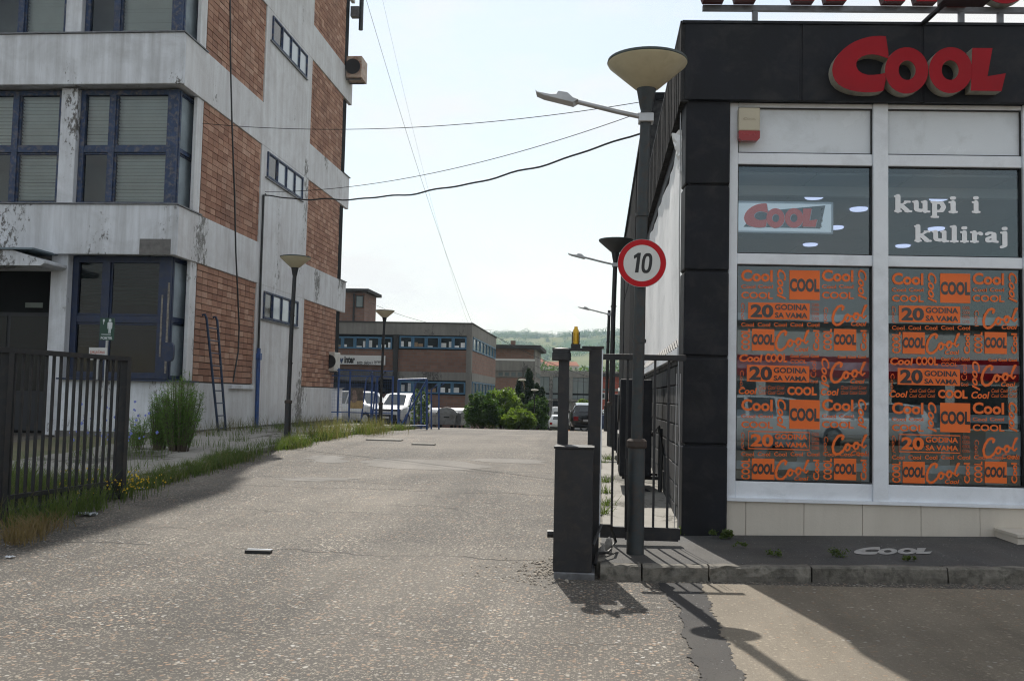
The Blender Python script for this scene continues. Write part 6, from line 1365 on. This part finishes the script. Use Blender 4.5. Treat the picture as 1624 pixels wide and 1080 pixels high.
flowers('yellow_wildflowers', 'yellow wildflowers round the foot of the barred gate end post', [(205, 778), (185, 784), (160, 790), (120, 797), (215, 786), (195, 790), (140, 770)], 230, .28, M_YEL, .013, 3)
flowers('blue_wildflowers', 'pale blue chicory flowers behind the end of the barred gate', [(150, 735), (200, 735), (210, 728), (130, 740), (185, 730)], 46, 1.0, M_BLU, .03, 4)
# tall feathery shrub at the office block corner
def feathery(label, cx_, cy_, n, h, spread, seed):
    z0 = ground(cx_, cy_)+.1; t = thing('feathery_shrub', label, 'shrub', (cx_, cy_, z0)); r = np.random.default_rng(seed); stems = MB(); Ps = []; Ds = []
    for k in range(n):
        a = r.random()*6.283; q = spread*r.random()**.6; bx, by = cx_+q*.45*math.cos(a), cy_+q*.45*math.sin(a); hh = h*r.uniform(.55, 1.05)*(1-.25*(q/spread)); tx, ty = cx_+q*math.cos(a)*1.1, cy_+q*math.sin(a)*1.1
        p0_, p1_ = Vector((bx, by, z0)), Vector((tx, ty, z0+hh)); pm = p0_.lerp(p1_, .5)+Vector((0, 0, .05)); stems.tube([p0_, pm, p1_], [.007, .005, .002], 3, False)
        m_ = 46; tt = r.uniform(.12, 1.02, m_); 
        for s in tt: p = p0_.lerp(p1_, s); Ps.append(p); Ds.append((r.normal(), r.normal(), r.uniform(.2, 1.3)))
    Ps = np.array(Ps); Ds = np.array(Ds); Ds /= np.linalg.norm(Ds, axis=1)[:, None]; l = r.uniform(.04, .11, len(Ps))[:, None]; sd_ = np.cross(Ds, r.normal(size=Ds.shape)); sd_ /= np.linalg.norm(sd_, axis=1)[:, None]; w = .0045
    V = np.stack([Ps-sd_*w, Ps+sd_*w, Ps+Ds*l+sd_*w*.4, Ps+Ds*l-sd_*w*.4], 1).reshape(-1, 3); fast_mesh('leaves', V, 4, np.arange(len(V)).reshape(-1, 4), L_FE, t, True); stems.build('stem', M_BARK, t, world=True)
p = ong(284, 716, .1); feathery('tall feathery green shrub by the office block corner', p.x, p.y, 210, 1.6, .42, 5)
p = ong(252, 714, .1); feathery('lower feathery shrub left of the tall one at the office block', p.x, p.y, 90, 1.3, .28, 6)
p = ong(218, 712, .1); feathery('small thin feathery plant behind the barred gate end', p.x, p.y, 24, .75, .25, 7)
# weeds on the right footway
weed_px([(958, 790), (962, 772), (960, 810), (955, 740), (965, 735), (957, 825)], 90, .045, .22, L_GR, 'grass', 15, .012, .6)
def low_weed(label, px, py, r_, n, sz=.02):
    p = ong(px, py, .13); t = thing('weed', label, 'weed', (p.x, p.y, p.z), 0, 'weeds along the shop footway'); leaf_cloud('leaves', [(p.x+random.uniform(-1, 1)*r_, p.y+random.uniform(-.5, .5)*r_, p.z+.02+random.uniform(0, .5)*r_, r_*.5, r_*.4, r_*.35) for _ in range(7)], n, sz, L_GR, t, rngseed=int(px))
low_weed('green weed at the left foot of the shop corner column', 1075, 848, .09, 220); low_weed('green weed where the column meets the tiled plinth', 1142, 854, .10, 260, .022); low_weed('small weed in the footway joint before the column', 1172, 869, .06, 90, .014)
low_weed('weed on the kerb edge below the beige tiles', 1228, 883, .07, 130, .015); low_weed('long thin weed patch left of the painted footway letters', 1333, 884, .10, 160, .014); low_weed('weed tuft growing from the kerb joint right of the painted letters', 1443, 890, .05, 90, .016)
low_weed('weed at the foot of the barred gate leaf', 1024, 856, .06, 110, .016)
for px, py, lab in ((1194, 915, 'moss weed at the kerb foot under the column'), (1320, 916, 'moss weed at the kerb foot under the first window'), (1248, 912, 'moss weed at the kerb foot below the second tile')):
    p = ong(px, py); t = thing('weed', lab, 'weed', (p.x, p.y, p.z), 0, 'weeds along the kerb foot'); leaf_cloud('leaves', [(p.x, p.y-.01, p.z+.03, .06, .03, .04)], 110, .013, L_GR, t, rngseed=int(px))
# ================================================================== behind the camera: what the shop glass mirrors
rh = thing('retail_hall', 'pale sunlit retail hall with a red band mirrored in the shop windows', 'building', (12, -38, 0)); R_ = fpart(rh)
R_(MB().box(-14, 46, -52, -38, -.2, 6.5), 'wall', M_WHITEP); R_(MB().box(-14.2, 46.2, -38, -37.8, 3.3, 4.6), 'red_band', M_RED); R_(MB().box(-14.2, 46.2, -52, -37.7, 6.5, 6.8), 'roof', M_ROOFD)
for k in range(14): R_(MB().box(-12+k*4, -8.6+k*4, -38.02, -37.98, .3, 3.0), 'window', M_FGLASS)
for k, (x, y, rz, lab) in enumerate(((6.5, -9, 1.5, 'white car parked behind the viewer and mirrored in the shop glass'), (12, -12, 1.7, 'second white car farther off and mirrored in the shop glass'))): car(lab, (x, y, ground(x, y)), rz, M_CW, 'hatch' if k else 'suv', 1.0, False, group='cars mirrored in the shop glass')
# ================================================================== summer haze
hz = MB().box(-1750, 760, -860, 1900, -6, 112).build('haze', bpy.data.materials.new('haze air'))
hm = hz.data.materials[0]; hm.use_nodes = True; hm.node_tree.nodes.clear(); ho = hm.node_tree.nodes.new('ShaderNodeOutputMaterial'); hv = hm.node_tree.nodes.new('ShaderNodeVolumePrincipled')
hv.inputs['Color'].default_value = (.66, .84, 1, 1); hv.inputs['Density'].default_value = 0.00023; hv.inputs['Anisotropy'].default_value = .3
hm.node_tree.links.new(hv.outputs[0], ho.inputs['Volume']); tag(hz, kind='stuff')
